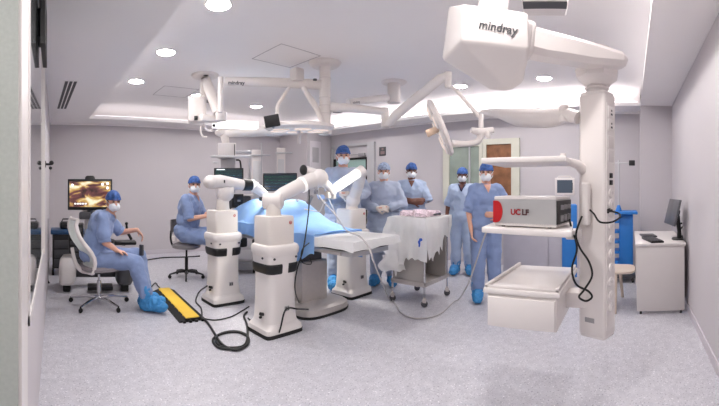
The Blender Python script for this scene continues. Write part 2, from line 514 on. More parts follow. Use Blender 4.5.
# wall glazing at the left beside the doorway: a long glazed panel in the left wall
def lw(y, off=0.0): return leftx(y) + off
def lbox(m, y0, y1, z0, z1, o0, o1):
    return m.prism([(lw(y0, o0), y0), (lw(y0, o1), y0), (lw(y1, o1), y1), (lw(y1, o0), y1)], z0, z1)
MIR = mat('glossy_glazing', (150, 158, 158), 0.06, 0.25, noise_amt=0.02, coat=1.0)
wn = struct('window_3', lbox(M(), 1.58, 3.25, 0.88, 2.66, 0.0, 0.006), MIR)
m = M()
lbox(m, 1.54, 1.58, 0.84, 2.70, 0, 0.008); lbox(m, 3.25, 3.30, 0.84, 2.70, 0, 0.022)
lbox(m, 1.54, 3.3, 0.84, 0.88, 0, 0.010); lbox(m, 1.54, 3.3, 2.66, 2.70, 0, 0.012)
struct('window_frame', m, WHITE, wn)
struct('trim_4', lbox(M(), 1.215, 1.48, 0, 2.7, -0.02, 0.004), WHITE)
t = thing('wall_monitor', 'black screen mounted high on the left wall, seen edge-on', 'monitor', (lw(2.6), 2.6, 2.2))
m = M(); lbox(m, 2.3, 2.78, 2.28, 2.66, 0.02, 0.05)
obj('screen', m, BLACK, t)
m = M(); lbox(m, 2.45, 2.65, 2.38, 2.56, 0.0, 0.021)
obj('bracket', m, DGREY, t)
t = thing('wall_bracket', 'small black clamp bracket on the left wall at eye height', 'bracket', (lw(4.0), 4.0, 1.65))
m = M(); lbox(m, 3.9, 4.1, 1.62, 1.68, 0, 0.012)
obj('plate', m, BLACK, t)
obj('knob', M().cyl((lw(4.0) + .01, 4.0, 1.65), (lw(4.0) + 0.06, 4.0, 1.65), 0.012).ell((lw(4.0) + 0.07, 4.0, 1.665), 0.025).ell((lw(4.0) + 0.06, 4.0, 1.61), 0.018), BLACK, t)
# ================================================================ EQUIPMENT
# ---------------------------------------------------------------- surgical robot carts
RED = mat('red_mark', (190, 40, 40), 0.5)
def cart_body(cx, cy, label):
    t = thing('surgical_robot', label, 'surgical robot', (cx, cy, 0), 0, 'white robot arm carts around the operating table')
    L = dict(local=True)
    obj('base_skirt', M().loft([(0.0, .222, .192, 0, 0), (0.035, .222, .192, 0, 0)], 48, power=9), RUBBER, t, **L)
    obj('base', M().loft([(.035, .218, .188, 0, 0, 9), (.075, .214, .184, 0, 0, 8), (.10, .192, .168, 0, 0, 6), (.12, .186, .164, 0, 0, 5)], 48), WHITE, t, **L)
    obj('column', M().loft([(.11, .186, .164, 0, 0), (.16, .178, .158, 0, 0), (.30, .168, .150, 0, 0), (.50, .164, .148, 0, 0), (.57, .166, .150, 0, 0),
                            (.70, .184, .166, 0, 0), (.755, .190, .172, 0, 0)], 48, power=5), WHITE, t, **L)
    obj('collar', M().loft([(.755, .190, .172, 0, 0), (.78, .204, .186, 0, 0), (.825, .206, .188, 0, 0), (.85, .196, .178, 0, 0), (.86, .18, .16, 0, 0)], 48, power=4.5), WHITE, t, **L)
    obj('head_unit', M().loft([(.855, .156, .136, -.01, 0), (.87, .160, .140, -.01, 0), (1.105, .160, .140, -.01, 0), (1.125, .156, .136, -.01, 0), (1.13, .148, .128, -.01, 0)], 48, power=8), WARM, t, **L)
    for sgn, cut in ((-1, [(-0.035, 0, 0), (1, 0, 0)]), (1, [(0.045, 0, 0), (-1, 0, 0)])):
        m = M().loft([(.585, .172, .157, 0, 0), (.60, .184, .168, 0, 0), (.665, .192, .175, 0, 0), (.68, .184, .166, 0, 0)], 48, power=5)
        b = m.bm
        bmesh.ops.bisect_plane(b, geom=b.verts[:] + b.edges[:] + b.faces[:], plane_co=Vector(cut[0]), plane_no=Vector(cut[1]), clear_outer=True)
        bmesh.ops.holes_fill(b, edges=[e for e in b.edges if e.is_boundary])
        obj('grip_handle', m, BLACK, t, **L)
    for p_, r_ in (((-.13, -.172, .735), (.014, .010, .011)), ((.13, -.172, .735), (.014, .010, .011)), ((-.190, -.06, .735), (.010, .014, .011))):
        obj('button', M().ell(p_, r_), DGREY, t, **L)
    m = M().box((.03, -.1535, .245), (.055, .012, .045), bev=.003)
    obj('connector_panel', m, GREY, t, **L)
    m = M().box((.03 - .012, -.161, .245), (.014, .004, .03)).box((.03 + .012, -.161, .245), (.014, .004, .03))
    obj('socket', m, DGREY, t, **L)
    m = M().cyl((-.17, -.05, .20), (-.215, -.06, .215), .016).cyl((-.165, -.02, .17), (-.2, -.03, .17), .012)
    obj('cable_inlet', m, BLACK, t, **L)
    m = M().ring((.085, -.141, 1.065), .014, .003, 'Y', 20, 6).box((.085, -.141, 1.065), (.014, .003, .004)).box((.085, -.141, 1.058), (.010, .003, .003))
    obj('emblem', m, RED, t, **L)
    return t
def ringband(m, p, q, t, r, wdt=0.014):
    p = Vector(p); q = Vector(q); d = (q - p).normalized(); c = p + (q - p) * t
    return m.cyl(c - d * wdt, c + d * wdt, r)

# near robot cart
r1 = cart_body(2.22, 3.02, 'nearest white surgical robot cart, in front of the blue draped patient')
sh = Vector((2.22, 3.02, 1.13))
jt = AT(273, 201, 3.75)
obj('arm_base', M().cyl((2.20, 3.02, 1.12), (2.20, 3.02, 1.25), .078, .066, bev=.006).cyl((2.20, 3.02, 1.12), (2.20, 3.02, 1.135), .088), WARM, r1)
e1 = AT(297, 187, 3.85); e2 = AT(322, 177, 4.0)
m = M().cyl(jt + Vector((-.06, .075, 0)), jt + Vector((.06, -.075, 0)), .082, bev=.02)
obj('shoulder', m, WHITE, r1)
obj('shoulder_cap', M().cyl(jt + Vector((.061, -.076, 0)), jt + Vector((.066, -.082, 0)), .055, bev=.004), WARM, r1)
obj('upper_arm', M().tube([jt, AT(283, 194, 3.78), e1, AT(312, 180, 3.95), e2], [.06, .068, .072, .082, .078], 24), WHITE, r1)
m = M(); ringband(m, AT(296, 187.5, 3.84), AT(308, 182, 3.92), .5, .083)
obj('glow_band', m, mat('glowing_band', (255, 255, 250), .4, emit=(255, 255, 250), strength=.12), r1)
k = AT(305, 170, 3.95)
obj('elbow', M().ell(AT(319, 178, 3.98), (.10, .10, .095)).tube([AT(316, 174, 3.97), k + Vector((.02, 0, 0)), k], [.05, .045, .045], 20), WHITE, r1)
obj('elbow_cap', M().ell(k + Vector((-.02, .0, 0)), (.042, .042, .055)), BLACK, r1)
f1 = AT(333, 193, 4.25)
obj('forearm', M().tube([AT(320, 179, 4.0), AT(328, 186, 4.15), f1], [.06, .045, .038], 20), WARM, r1)
m = M().cyl(f1 + Vector((0, 0, .05)), f1 + Vector((.02, .03, -.06)), .04, bev=.008)
m.box(f1 + Vector((-.08, 0, -.02)), (.10, .05, .07), .5, .01).box(f1 + Vector((-.14, .04, .02)), (.05, .07, .08), .8, .01)
obj('instrument_drive', m, STEEL, r1)
obj('instrument', M().tube([f1 + Vector((-.08, 0, 0)), AT(320, 212, 4.3), Vector((2.93, 3.52, 1.16))], .006, 8), STEEL, r1)
obj('instrument_grip', M().cyl(AT(312, 196, 4.2), AT(308, 203, 4.25), .02, .026).box(AT(316, 192, 4.2), (.05, .04, .05), .4, .008), GREY, r1)

# middle robot cart
r2 = cart_body(2.24, 4.13, 'white surgical robot cart beside the seated person at the far end of the table')
jt = AT(225, 196, 4.68)
obj('arm_base', M().cyl((2.24, 4.13, 1.12), (2.24, 4.13, 1.26), .085, .075, bev=.006).cyl((2.24, 4.13, 1.12), (2.24, 4.13, 1.135), .092), WARM, r2)
obj('shoulder', M().ell(AT(225, 193, 4.68), (.105, .105, .115)).cyl(AT(217, 191, 4.66), AT(233, 192, 4.7), .085, bev=.02), WHITE, r2)
a0 = AT(211, 182, 4.60); a1 = AT(243, 185, 4.75)
obj('upper_arm', M().ell(a0, (.095, .095, .085)).tube([a0, AT(220, 181.5, 4.62), AT(232, 183.5, 4.7), a1], [.08, .082, .075, .066], 24), WHITE, r2)
obj('elbow_cuff', M().tube([a1, AT(251, 185, 4.8)], [.072, .074], 24), BLACK, r2)
m = M(); ringband(m, AT(250, 185, 4.8), AT(254, 185.5, 4.82), .5, .074, .012)
obj('glow_band', m, MATS['glowing_band'], r2)
b1 = AT(259, 190, 4.85); b2 = AT(269, 198, 4.9)
obj('forearm', M().tube([AT(253, 186, 4.8), b1, b2], [.07, .062, .04], 22), WHITE, r2)
obj('wrist', M().ell(b2, .045).cyl(b2, AT(274, 196, 4.92), .03), WARM, r2)
obj('arm_window', M().box(AT(224.5, 181.5, 4.535), (.012, .012, .035), .5), BLACK, r2)
m = M().box(AT(262, 199, 4.85), (.07, .05, .05), .4, .01).cyl(AT(266, 201, 4.9), AT(263, 210, 4.95), .012)
obj('instrument_drive', m, DGREY, r2)
obj('instrument', M().tube([AT(262, 199, 4.85), AT(262, 215, 4.95)], .006, 8), STEEL, r2)

# far robot cart
r3 = cart_body(3.72, 3.36, 'white surgical robot cart behind the white sheet end of the table')
obj('arm_base', M().cyl((3.72, 3.36, 1.12), (3.72, 3.36, 1.22), .085, .07, bev=.006), WARM, r3)
s3 = AT(353, 200, 4.98); s4 = AT(358, 186, 4.9); s5 = AT(361, 173, 4.75)
obj('shoulder', M().ell(s3, (.095, .095, .10)).tube([s3, s4], [.08, .072], 22), WHITE, r3)
obj('upper_arm', M().tube([s4, s5], [.075, .07], 22).ell(s5, .078), WHITE, r3)
l0 = AT(362, 170, 4.7); l1 = AT(333, 190, 4.35)
obj('forearm', M().tube([l0, AT(350, 178, 4.55), l1], [.062, .06, .05], 24), WHITE, r3)
obj('glow_band', M().tube([AT(357, 173.5, 4.63), AT(337, 187, 4.40)], [.0625, .056], 24), MATS['glowing_band'], r3)  # glowing sleeve stands in for the lamp's light falling on this forearm
obj('wrist', M().ell(l1, .055).cyl(AT(330, 190, 4.33), AT(326, 196, 4.35), .034, bev=.006), GREY, r3)
obj('instrument', M().tube([AT(327, 195, 4.35), AT(336, 215, 4.45)], .006, 8), STEEL, r3)

# ---------------------------------------------------------------- operating table
SHEET = mat('white_sheet', (250, 250, 250), 0.85, bump=0.25, bump_scale=30, sheen=.2)
BLUE = mat('blue_drape', (146, 188, 232), 0.8, noise_amt=.05, bump=.3, bump_scale=25, sheen=.2)
def sstep(a, b, x):
    t = max(0.0, min(1.0, (x - a) / (b - a))); return t * t * (3 - 2 * t)
def drape(x0, x1, y0, y1, top, dx0, dx1, dy0, dy1, n=60, seed=0.0, fold=.018, thick=.004, drop=None, bulge=.02, ripple=.006):
    "cloth over a rectangle: top(x, y) is its height, d.. how far it hangs over each side"
    def f(u, v):
        s = x0 - dx0 + u * (x1 - x0 + dx0 + dx1)
        t = y0 - dy0 + v * (y1 - y0 + dy0 + dy1)
        cx = min(max(s, x0), x1); cy = min(max(t, y0), y1)
        ox = s - cx; oy = t - cy
        o = max(abs(ox), abs(oy))
        lim = 1.0 if drop is None else drop(cx, cy, ox, oy)
        o *= lim
        z = top(cx, cy) - max(0.0, o - .012)
        nx = (1 if ox > 0 else -1) if ox else 0; ny = (1 if oy > 0 else -1) if oy else 0
        w_ = min(1.0, o / .15)
        fo = fold * w_ * (noise.noise(Vector((cx * 9 + seed, cy * 9, seed))) + .5 * noise.noise(Vector((cx * 22, cy * 22 + seed, o * 4))) ) + bulge * w_
        zz = ripple * noise.noise(Vector((s * 7, t * 7, seed + 3)))
        return Vector((cx + nx * (min(o, .015) + fo), cy + ny * (min(o, .015) + fo), z + zz))
    return M().grid(f, n, n, thick)

t = thing('operating_table', 'steel operating table under the blue and white drapes', 'operating table', (2.95, 3.4, 0))
m = M().loft([(0.0, .36, .26, 2.96, 3.22, 3.5), (.03, .37, .27, 2.96, 3.22, 3.5)], 48)
obj('base_rim', m, RUBBER, t)
m = M().loft([(.03, .36, .26, 2.96, 3.22, 3.5), (.09, .355, .255, 2.96, 3.22, 3.5), (.115, .32, .22, 2.96, 3.22, 3.5)], 48)
m.loft([(.03, .19, .30, 2.86, 3.45, 3), (.10, .18, .29, 2.86, 3.45, 3), (.12, .15, .26, 2.86, 3.45, 3)], 40)
obj('base', m, STEEL, t)
m = M().box((2.93, 3.42, .34), (.40, .42, .46), bev=.02)
obj('pedestal', m, STEEL, t)
obj('column_sleeve', M().box((2.93, 3.42, .64), (.30, .34, .20), bev=.02), DGREY, t)
obj('table_frame', M().bb(2.66, 3.24, 2.40, 4.95, .74, .79, .008), ALU, t)
m = M()
for y0, y1 in ((2.38, 3.1), (3.12, 3.95), (3.97, 4.6), (4.62, 4.98)): m.bb(2.65, 3.25, y0, y1, .79, .865, .02)
obj('mattress', m, BLACK, t)
for sx in (2.615, 3.285): obj('side_rail', M().bb(sx - .006, sx + .006, 2.5, 4.7, .755, .785, .002), STEEL, t)
m = M().box((2.50, 4.45, .78), (.30, .16, .05), .1, .01).box((2.48, 4.15, .72), (.1, .25, .12), .1, .02).box((2.55, 3.75, .74), (.08, .3, .08), 0, .02)
obj('arm_board', m, BLACK, t)

def dropw(cx, cy, ox, oy): return 1.0 + .25 * noise.noise(Vector((cx * 4, cy * 4, 2)))
m = drape(2.60, 3.30, 2.33, 3.08, lambda x, y: .905, .11, .12, .10, .0, 50, 3.0, .012, drop=dropw, bulge=.012, ripple=.004)
single('table_sheet', m, SHEET, 'white sheet over the foot end of the operating table', 'sheet', ang=60)
def patient_top(x, y):
    xx = (x - 2.95) / .35
    side = max(0.0, 1 - abs(xx) ** 2.6)
    body = .10 + .20 * math.exp(-((y - 3.62) / .30) ** 2) + .20 * math.exp(-((y - 4.35) / .42) ** 2)
    body *= sstep(2.78, 3.25, y)
    return .925 + (body) * side + .03 * sstep(3.1, 3.6, y)
def dropb(cx, cy, ox, oy):
    k = 1.0
    if ox < 0:
        k = .45 + .75 * math.exp(-((cy - 3.30) / .32) ** 2) + .12 * noise.noise(Vector((cy * 6, 0, 1)))
    elif oy < 0: k = .15
    return k
m = drape(2.60, 3.30, 2.86, 4.98, patient_top, .36, .34, .05, .10, 90, 8.0, .03, drop=dropb, bulge=.03, ripple=.012)
single('surgical_drape', m, BLUE, 'blue surgical drape over the patient, hanging down on the near side', 'drape', ang=60)

# trocar port on the belly
t = thing('trocar_port', 'small pale port on top of the blue drape under the robot arms', 'surgical port', (2.93, 3.52, 1.20))
obj('tube', M().cyl((2.93, 3.52, 1.17), (2.93, 3.53, 1.27), .008, .012), GREY, t)
obj('flange', M().cyl((2.93, 3.525, 1.245), (2.93, 3.527, 1.262), .022, bev=.003), mat('clear_plastic', (200, 205, 210), .2), t)

# ---------------------------------------------------------------- instrument trolley with white drape
t = thing('instrument_trolley', 'steel instrument trolley on casters under a white drape', 'trolley', (4.1, 2.53, 0))
X0, X1, Y0, Y1 = 3.80, 4.40, 2.29, 2.78
obj('tray_shelf', M().bb(X0, X1, Y0, Y1, 1.00, 1.04, .006), STEEL, t)
m = M().bb(X0, X1, Y0, Y1, .235, .25, .003)
for a in ((X0, X1, Y0, Y0 + .012), (X0, X1, Y1 - .012, Y1), (X0, X0 + .012, Y0, Y1), (X1 - .012, X1, Y0, Y1)): m.bb(*a, .25, .285)
obj('lower_shelf', m, STEEL, t)
obj('back_panel', M().bb(X0 + .02, X1 - .02, Y1 - .03, Y1 - .02, .26, 1.0).bb(X1 - .03, X1 - .02, Y0 + .03, Y1 - .03, .26, 1.0).bb(X0 + .02, X0 + .03, Y0 + .03, Y1 - .03, .26, 1.0), mat('matt_steel', (172, 168, 164), .5, .3), t)
for x in (X0 + .015, X1 - .015):
    for y in (Y0 + .015, Y1 - .015):
        obj('post', M().cyl((x, y, .12), (x, y, 1.0), .013), CHROME, t)
        c = obj('caster', M().cyl((x, y, .09), (x, y, .125), .012).box((x, y, .075), (.03, .05, .05), .4, .006), STEEL, t)
        obj('wheel', M().cyl((x - .012, y - .006, .04), (x + .012, y + .006, .04), .04, bev=.006), DGREY, c)
def dropt(cx, cy, ox, oy):
    n_ = noise.noise(Vector((cx * 5.0, cy * 5.0, 4)))
    if ox < 0: return .70 + .30 * noise.noise(Vector((cy * 13.0, 2.0, 4))) + .16 * sstep(2.45, 2.7, cy)
    if oy < 0: return .95 * (1 - .75 * sstep(4.05, 4.3, cx)) + .5 * noise.noise(Vector((cx * 10.0, 1.0, 4)))
    return .8 + .6 * n_
m = drape(X0 - .015, X1 + .015, Y0 - .015, Y1 + .015, lambda x, y: 1.05 , .72, .40, .50, .35, 80, 21.0, .05, drop=dropt, bulge=.03, ripple=.008)
single('trolley_drape', m, SHEET, 'crumpled white drape hanging over the instrument trolley', 'drape', ang=60)
# side hanging cloth swept out to the left
def f(u, v):
    a = AT(404 - 24 * v - 3 * math.sin(u * 9) + 6 * u * (1 - v), 224 + 16 * v + (46 - 14 * v) * u, 4.62 - .12 * v)
    return a + Vector((.03 * math.sin(u * 11 + v * 3), .02 * math.cos(v * 9), .01 * math.sin(v * 14)))
single('hanging_cloth', M().grid(f, 24, 24, .004), SHEET, 'loose white cloth swept out at the left side of the instrument trolley', 'cloth', ang=60)
# things on the trolley
PRINT = mat('red_print_cloth', (228, 204, 212), 0.8, noise_amt=.4, noise_scale=45)
spots = [(3.93, 2.41, .21, .18, .3), (4.17, 2.39, .19, .16, -.2), (4.27, 2.64, .20, .18, .5), (4.00, 2.65, .22, .18, 0)]
names = ['pink printed instrument pack at the near left of the trolley top', 'pink printed instrument pack at the near right of the trolley top',
         'pink printed instrument pack at the far right of the trolley top', 'pink printed instrument pack at the far middle of the trolley top']
for (x, y, sx, sy, rz), lab in zip(spots, names):
    t = thing('instrument_pack', lab, 'instrument pack', (x, y, 1.055), rz, 'instrument packs on the trolley')
    obj('wrap', M().loft([(0, sx / 2, sy / 2, 0, 0), (.045, sx / 2 * .95, sy / 2 * .95, 0, 0), (.062, sx / 2 * .7, sy / 2 * .7, 0, 0)], 24, power=4), PRINT, t, local=True)
    obj('tape', M().bb(-.012, .012, -sy / 2 - .002, sy / 2 + .002, .0, .064, .003), PRINT, t, local=True)
m = M().tube([(4.02, 2.29, 1.075), (4.10, 2.285, 1.08), (4.18, 2.29, 1.075)], .012, 8).tube([(4.05, 2.30, 1.075), (4.14, 2.275, 1.085)], .01, 8)
single('instrument_clamp', m, DGREY, 'dark clamp lying on the near edge of the trolley top', 'surgical instrument')
c = AT(422, 240, 4.40)
m = M().ell(c, (.035, .03, .03)).ell(c + Vector((.0, 0, -.045)), (.024, .02, .05)).ell(c + Vector((.035, -.03, -.05)), (.015, .015, .045)).ell(c + Vector((-.03, .02, -.04)), (.014, .014, .04)); m.wobble(.010, 30)
single('blue_glove', m, mat('blue_nitrile', (52, 92, 190), .5), 'blue glove caught in the front of the trolley drape', 'glove')

# ---------------------------------------------------------------- big pendant on the right
PEND = mat('pendant_paint', (222, 216, 213), 0.38, noise_amt=.01, coat=.15)
t = thing('ceiling_pendant', 'large white ceiling pendant with angular housing, arm, socket column and shelves', 'medical pendant', (1.75, .62, ZT))
# housing: angular block with a drooping chin
phi = (492 - PX0) / F
vx = Vector((math.cos(phi), -math.sin(phi), 0))     # to the right in the picture
vy = Vector((math.sin(phi), math.cos(phi), 0))      # away
vz = Vector((0, 0, 1))
def frame3(o, x, y, z): 
    m_ = Matrix((x, y, z)).transposed().to_4x4(); m_.translation = o; return m_
b = bmesh.new()
for q in ((462, 4, 2.10), (528, 13, 2.06), (530, 50, 2.06), (461, 42, 2.10), (449, 6, 2.26), (442, 60, 2.30),
          (490, 90, 2.34), (509, 92, 2.30), (523, 83, 2.25), (467, 64, 2.30),
          (449, 12, 2.5), (524, 16, 2.5), (445, 54, 2.5), (528, 44, 2.45), (494, 84, 2.5), (516, 80, 2.45)):
    b.verts.new(AT(*q))
r_ = bmesh.ops.convex_hull(b, input=b.verts[:])
bmesh.ops.dissolve_limit(b, angle_limit=.12, verts=b.verts[:], edges=b.edges[:])
bmesh.ops.recalc_face_normals(b, faces=b.faces[:])
bmesh.ops.bevel(b, geom=[e for e in b.edges if e.calc_face_angle(0) > .2], offset=.016, segments=3, profile=.5, affect='EDGES')
H = M(); H.add(b)
obj('housing', H, PEND, t, ang=25)
q0 = AT(478.3, 28, 2.080); q1 = AT(514, 34.5, 2.058)
lettering('mindray', .066, q0, q1 - q0, vz, DGREY, t, bold=.0012)
# arm from the ceiling flange to the housing, and the flange
obj('ceiling_flange', M().cyl((2.06, 1.18, ZT - .05), (2.06, 1.18, ZT), .22, bev=.02), PEND, t)
top = AT(492, 14, 2.25)
obj('upper_arm', M().tube([(2.06, 1.18, ZT - .10), (2.03, 1.08, 2.72), (2.06, .80, 2.58), top], [.075, .085, .085, .09], 24, 4).cyl((2.06, 1.18, 2.7), (2.06, 1.18, ZT), .075), PEND, t)
# second arm: a boxed beam out to the column
a0 = AT(533, 43, 2.22); a1 = AT(624, 63, 2.42)
dv = (a1 - a0); dirx = dv.normalized(); L_ = dv.length
sidev = dirx.cross(vz).normalized(); upv = sidev.cross(dirx).normalized()
fr = frame3(a0, dirx, sidev, upv)
m = M(); b = bmesh.new()
def brk(x, hy, z0, z1):
    c_ = .03
    return [b.verts.new((x, y, z)) for y, z in ((-hy, z0 + c_), (-hy + c_, z0), (hy - c_, z0), (hy, z0 + c_), (hy, z1 - c_), (hy - c_, z1), (-hy + c_, z1), (-hy, z1 - c_))]
secs = [brk(-.02, .085, -.08, .075), brk(L_ * .12, .08, -.085, .07), brk(L_ * .6, .085, -.075, .055), brk(L_ * .93, .085, -.045, .045), brk(L_, .06, -.03, .035)]
for A, B in zip(secs, secs[1:]):
    for k_ in range(8): b.faces.new((A[k_], B[k_], B[(k_ + 1) % 8], A[(k_ + 1) % 8]))
b.faces.new(secs[0]); b.faces.new(secs[-1][::-1])
bmesh.ops.recalc_face_normals(b, faces=b.faces[:])
m.add(b, fr)
obj('lower_arm', m, PEND, t, ang=15)
c0 = fr @ Vector((0.0, 0, 0))
m = M().box(a0 - dirx * .045, (.09, .19, .19), rot=fr.to_euler(), bev=.03, seg=3)
m.box(a0 - dirx * .07, (.09, .22, .17), rot=fr.to_euler(), bev=.03, seg=3)
obj('arm_collar', m, PEND, t)
obj('end_screw', M().cyl(a1 - dirx * .012 + upv * .0, a1 + dirx * .004, .012), DGREY, t)
CC = AT(597, 200, 2.5); cx_, cy_ = CC.x, CC.y
zt = AT(597, 97, 2.5).z; zb = AT(597, 331, 2.5).z
za = AT(603, 66, 2.45).z
obj('pivot_hub', M().loft([(zt + .07, .085, .085, cx_, cy_, 2), (zt + .085, .095, .095, cx_, cy_, 2), (zt + .12, .14, .14, cx_, cy_, 2), (zt + .17, .15, .15, cx_, cy_, 2)], 8), PEND, t)
obj('neck', M().cyl((cx_, cy_, zt - .02), (cx_, cy_, zt + .09), .068, bev=.004).ring((cx_, cy_, zt + .05), .075, .006).ring((cx_, cy_, zt + .02), .075, .006), PEND, t)
# socket column: chamfered mast turned so that its socket face shows on the right
rzc = -.42 - PI / 2 + .2
ang = -(598 - PX0) / F      # facing the lens
Rc = Matrix.Translation((cx_, cy_, 0)) @ Matrix.Rotation(ang - .55, 4, 'Z')
# local -Y faces roughly the lens; turned about +28 degrees: wide front to the left, socket face right
hw, hd = .106, .082
outl = [(-hw, -hd + .03), (-hw + .03, -hd), (hw - .012, -hd), (hw, -hd + .012), (hw, hd - .03), (hw - .03, hd), (-hw + .03, hd), (-hw, hd - .03)]
m = M().prism(outl, zb, zt, Rc, bev=.006)
col = obj('column', m, PEND, t)
obj('column_foot', M().prism([(x * .96, y * .96) for x, y in outl], zb - .02, zb + .001, Rc, bev=.008), WHITE, t)
obj('column_cap', M().prism([(x * .94, y * .94) for x, y in outl], zt - .001, zt + .02, Rc, bev=.008), WHITE, t)
m = M().prism([(hw - .002, -hd + .022), (hw + .004, -hd + .022), (hw + .004, hd - .04), (hw - .002, hd - .04)], zb + .04, zt - .06, Rc)
obj('socket_rail', m, WHITE, t)
def onface(y, z): return Rc @ Vector((hw + .004, y, z))
nx = (Rc.to_3x3() @ Vector((1, 0, 0)))
yc = -.01
for py in (112, 125):
    z = AT(606, py, 2.42).z; p = onface(yc, z)
    o_ = obj('socket', M().box(p, (.012, .075, .075), rot=Rc.to_euler(), bev=.006), WHITE, t)
    obj('pin_hole', M().box(p + nx * .0065 + Vector((0, 0, .01)), (.003, .012, .012), rot=Rc.to_euler()).box(p + nx * .0065 - Vector((0, 0, .014)), (.003, .02, .012), rot=Rc.to_euler()), DGREY, o_)
for py in (142, 156):
    z = AT(606, py, 2.42).z; p = onface(yc, z)
    obj('blank_plate', M().box(p, (.010, .07, .08), rot=Rc.to_euler(), bev=.006), OFFW, t)
for py in (175.5, 182.5):
    z = AT(606, py, 2.42).z; p = onface(yc, z)
    obj('data_socket', M().box(p, (.014, .035, .032), rot=Rc.to_euler(), bev=.003), BLACK, t)
for py in (193, 204, 213, 226, 240, 254, 268, 282, 296, 308):
    z = AT(606, py, 2.42).z; p = onface(yc, z)
    o_ = obj('gas_outlet', M().cyl(p - nx * .004, p + nx * .010, .030, bev=.003, seg=20), WHITE, t)
    obj('outlet_core', M().cyl(p + nx * .010, p + nx * .013, .012, seg=14), OFFW, o_)
# vertical handle / cable channel on the front
p = AT(586, 205, 2.39)
m = M().box(AT(586, 204, 2.40), (.05, .05, .27), rz=ang - .55, bev=.015, seg=3)
obj('cable_channel', m, WHITE, t)
obj('data_label', M().box(Rc @ Vector((-.005, -hd - .001, AT(592, 322, 2.4).z)), (.07, .002, .03), rot=Rc.to_euler()), GREY, t)
# shelves
def shelf(name, z, h, x0, x1, y0, y1, mat_, bev=.015): return obj(name, M().bb(x0, x1, y0, y1, z, z + h, bev), mat_, t)
# top shelf (seen from below) and its bracket
zt1 = 1.4 + (188 - 164) / F * 2.25
def P2(px, d): 
    a = (px - PX0) / F; return Vector((d * math.sin(a), d * math.cos(a), 0))
def slab(pts, z0, z1, bev=.01): return M().prism([(p.x, p.y) for p in pts], z0, z1, bev=bev)
obj('upper_shelf', slab([P2(481, 2.25), P2(566, 2.10), P2(574, 2.55), P2(505, 2.75)], zt1 + .004, zt1 + .036, .006), WHITE, t)
obj('upper_shelf_bracket', M().tube([P2(562, 2.35) + Vector((0, 0, zt1 + .03)), P2(578, 2.45) + Vector((0, 0, zt1 + .01)), P2(584, 2.48) + Vector((0, 0, zt1 - .03))], [.024, .03, .035], 16).cyl(P2(563, 2.38) + Vector((0, 0, zt1 + .02)), P2(563, 2.38) + Vector((0, 0, zt1 + .075)), .02), PEND, t)
# second arm high up behind: monitor arm
za2 = AT(540, 115, 2.6).z
obj('monitor_arm', M().tube([AT(578, 118, 2.50), AT(566, 115, 2.55), AT(548, 118, 2.7), AT(520, 118, 2.9), AT(500, 114, 3.1), AT(482, 112, 3.4)], [.05, .062, .085, .085, .05, .02], 20, 4, flat=.8).cyl(AT(564, 106, 2.52), AT(564, 122, 2.52), .03), PEND, t)
# middle shelf carrying the insufflator
zm = 1.158
ms = [P2(481.5, 2.36), P2(572, 2.10), P2(573, 2.75), P2(500, 2.95)]
obj('middle_shelf', slab(ms, zm - .035, zm, .006), WHITE, t)
obj('middle_shelf_bracket', M().box(P2(574, 2.42) + Vector((0, 0, zm - .05)), (.12, .10, .06), .1, .01), PEND, t)
# drawer box below
X0, X1, Y0, Y1 = 2.12, 2.84, .40, .87
zd = .812
obj('drawer_box', M().prism([(X0 + .015, Y0 + .02), (X1, Y0 + .02), (X1, Y1 - .02), (X0 + .015, Y1 - .02)], zd - .245, zd - .045, bev=.012), WHITE, t)
obj('drawer_top', M().bb(X0, X1, Y0, Y1, zd - .045, zd - .01, .01), WHITE, t)
obj('top_lip', M().bb(X0 + .01, X1 - .01, Y0 + .01, Y0 + .03, zd - .012, zd + .012, .004).bb(X0 + .01, X1 - .01, Y1 - .03, Y1 - .01, zd - .012, zd + .012, .004).bb(X0 + .01, X0 + .03, Y0 + .01, Y1 - .01, zd - .012, zd + .004, .004), OFFW, t)
obj('drawer_front', M().bb(X0 - .004, X0 + .02, Y0 + .03, Y1 - .03, zd - .235, zd - .06, .006), WHITE, t)
obj('drawer_bracket', M().box((2.50, .36, zd - .14), (.14, .16, .10), 0, .01), PEND, t)

# insufflator on the middle shelf
A = P2(494, 2.40); B = P2(556.5, 2.22); Cc = P2(570.5, 2.52); Dd = P2(507, 2.72)
t = thing('insufflator', 'white and grey box with a red rounded end and red lettering on the pendant shelf', 'medical device', ((A.x + Cc.x) / 2, (A.y + Cc.y) / 2, zm))
def lerp(a, b_, k): return a + (b_ - a) * k
h0, h1 = zm + .012, zm + .178
obj('body', slab([A, B, Cc, Dd], h0, h1, .008), mat('light_grey_metal', (176, 176, 176), .45), t)
obj('top_cover', slab([A, B, Cc, Dd], h1 - .01, h1 + .012, .008), WHITE, t)
obj('bottom_cover', slab([A, B, Cc, Dd], h0 - .004, h0 + .022, .008), WHITE, t)
fx = (B - A).normalized(); fn = Vector((-fx.y, fx.x, 0));
if fn.dot(A) > 0: fn = -fn       # outward towards the lens
hm = (h0 + h1) / 2
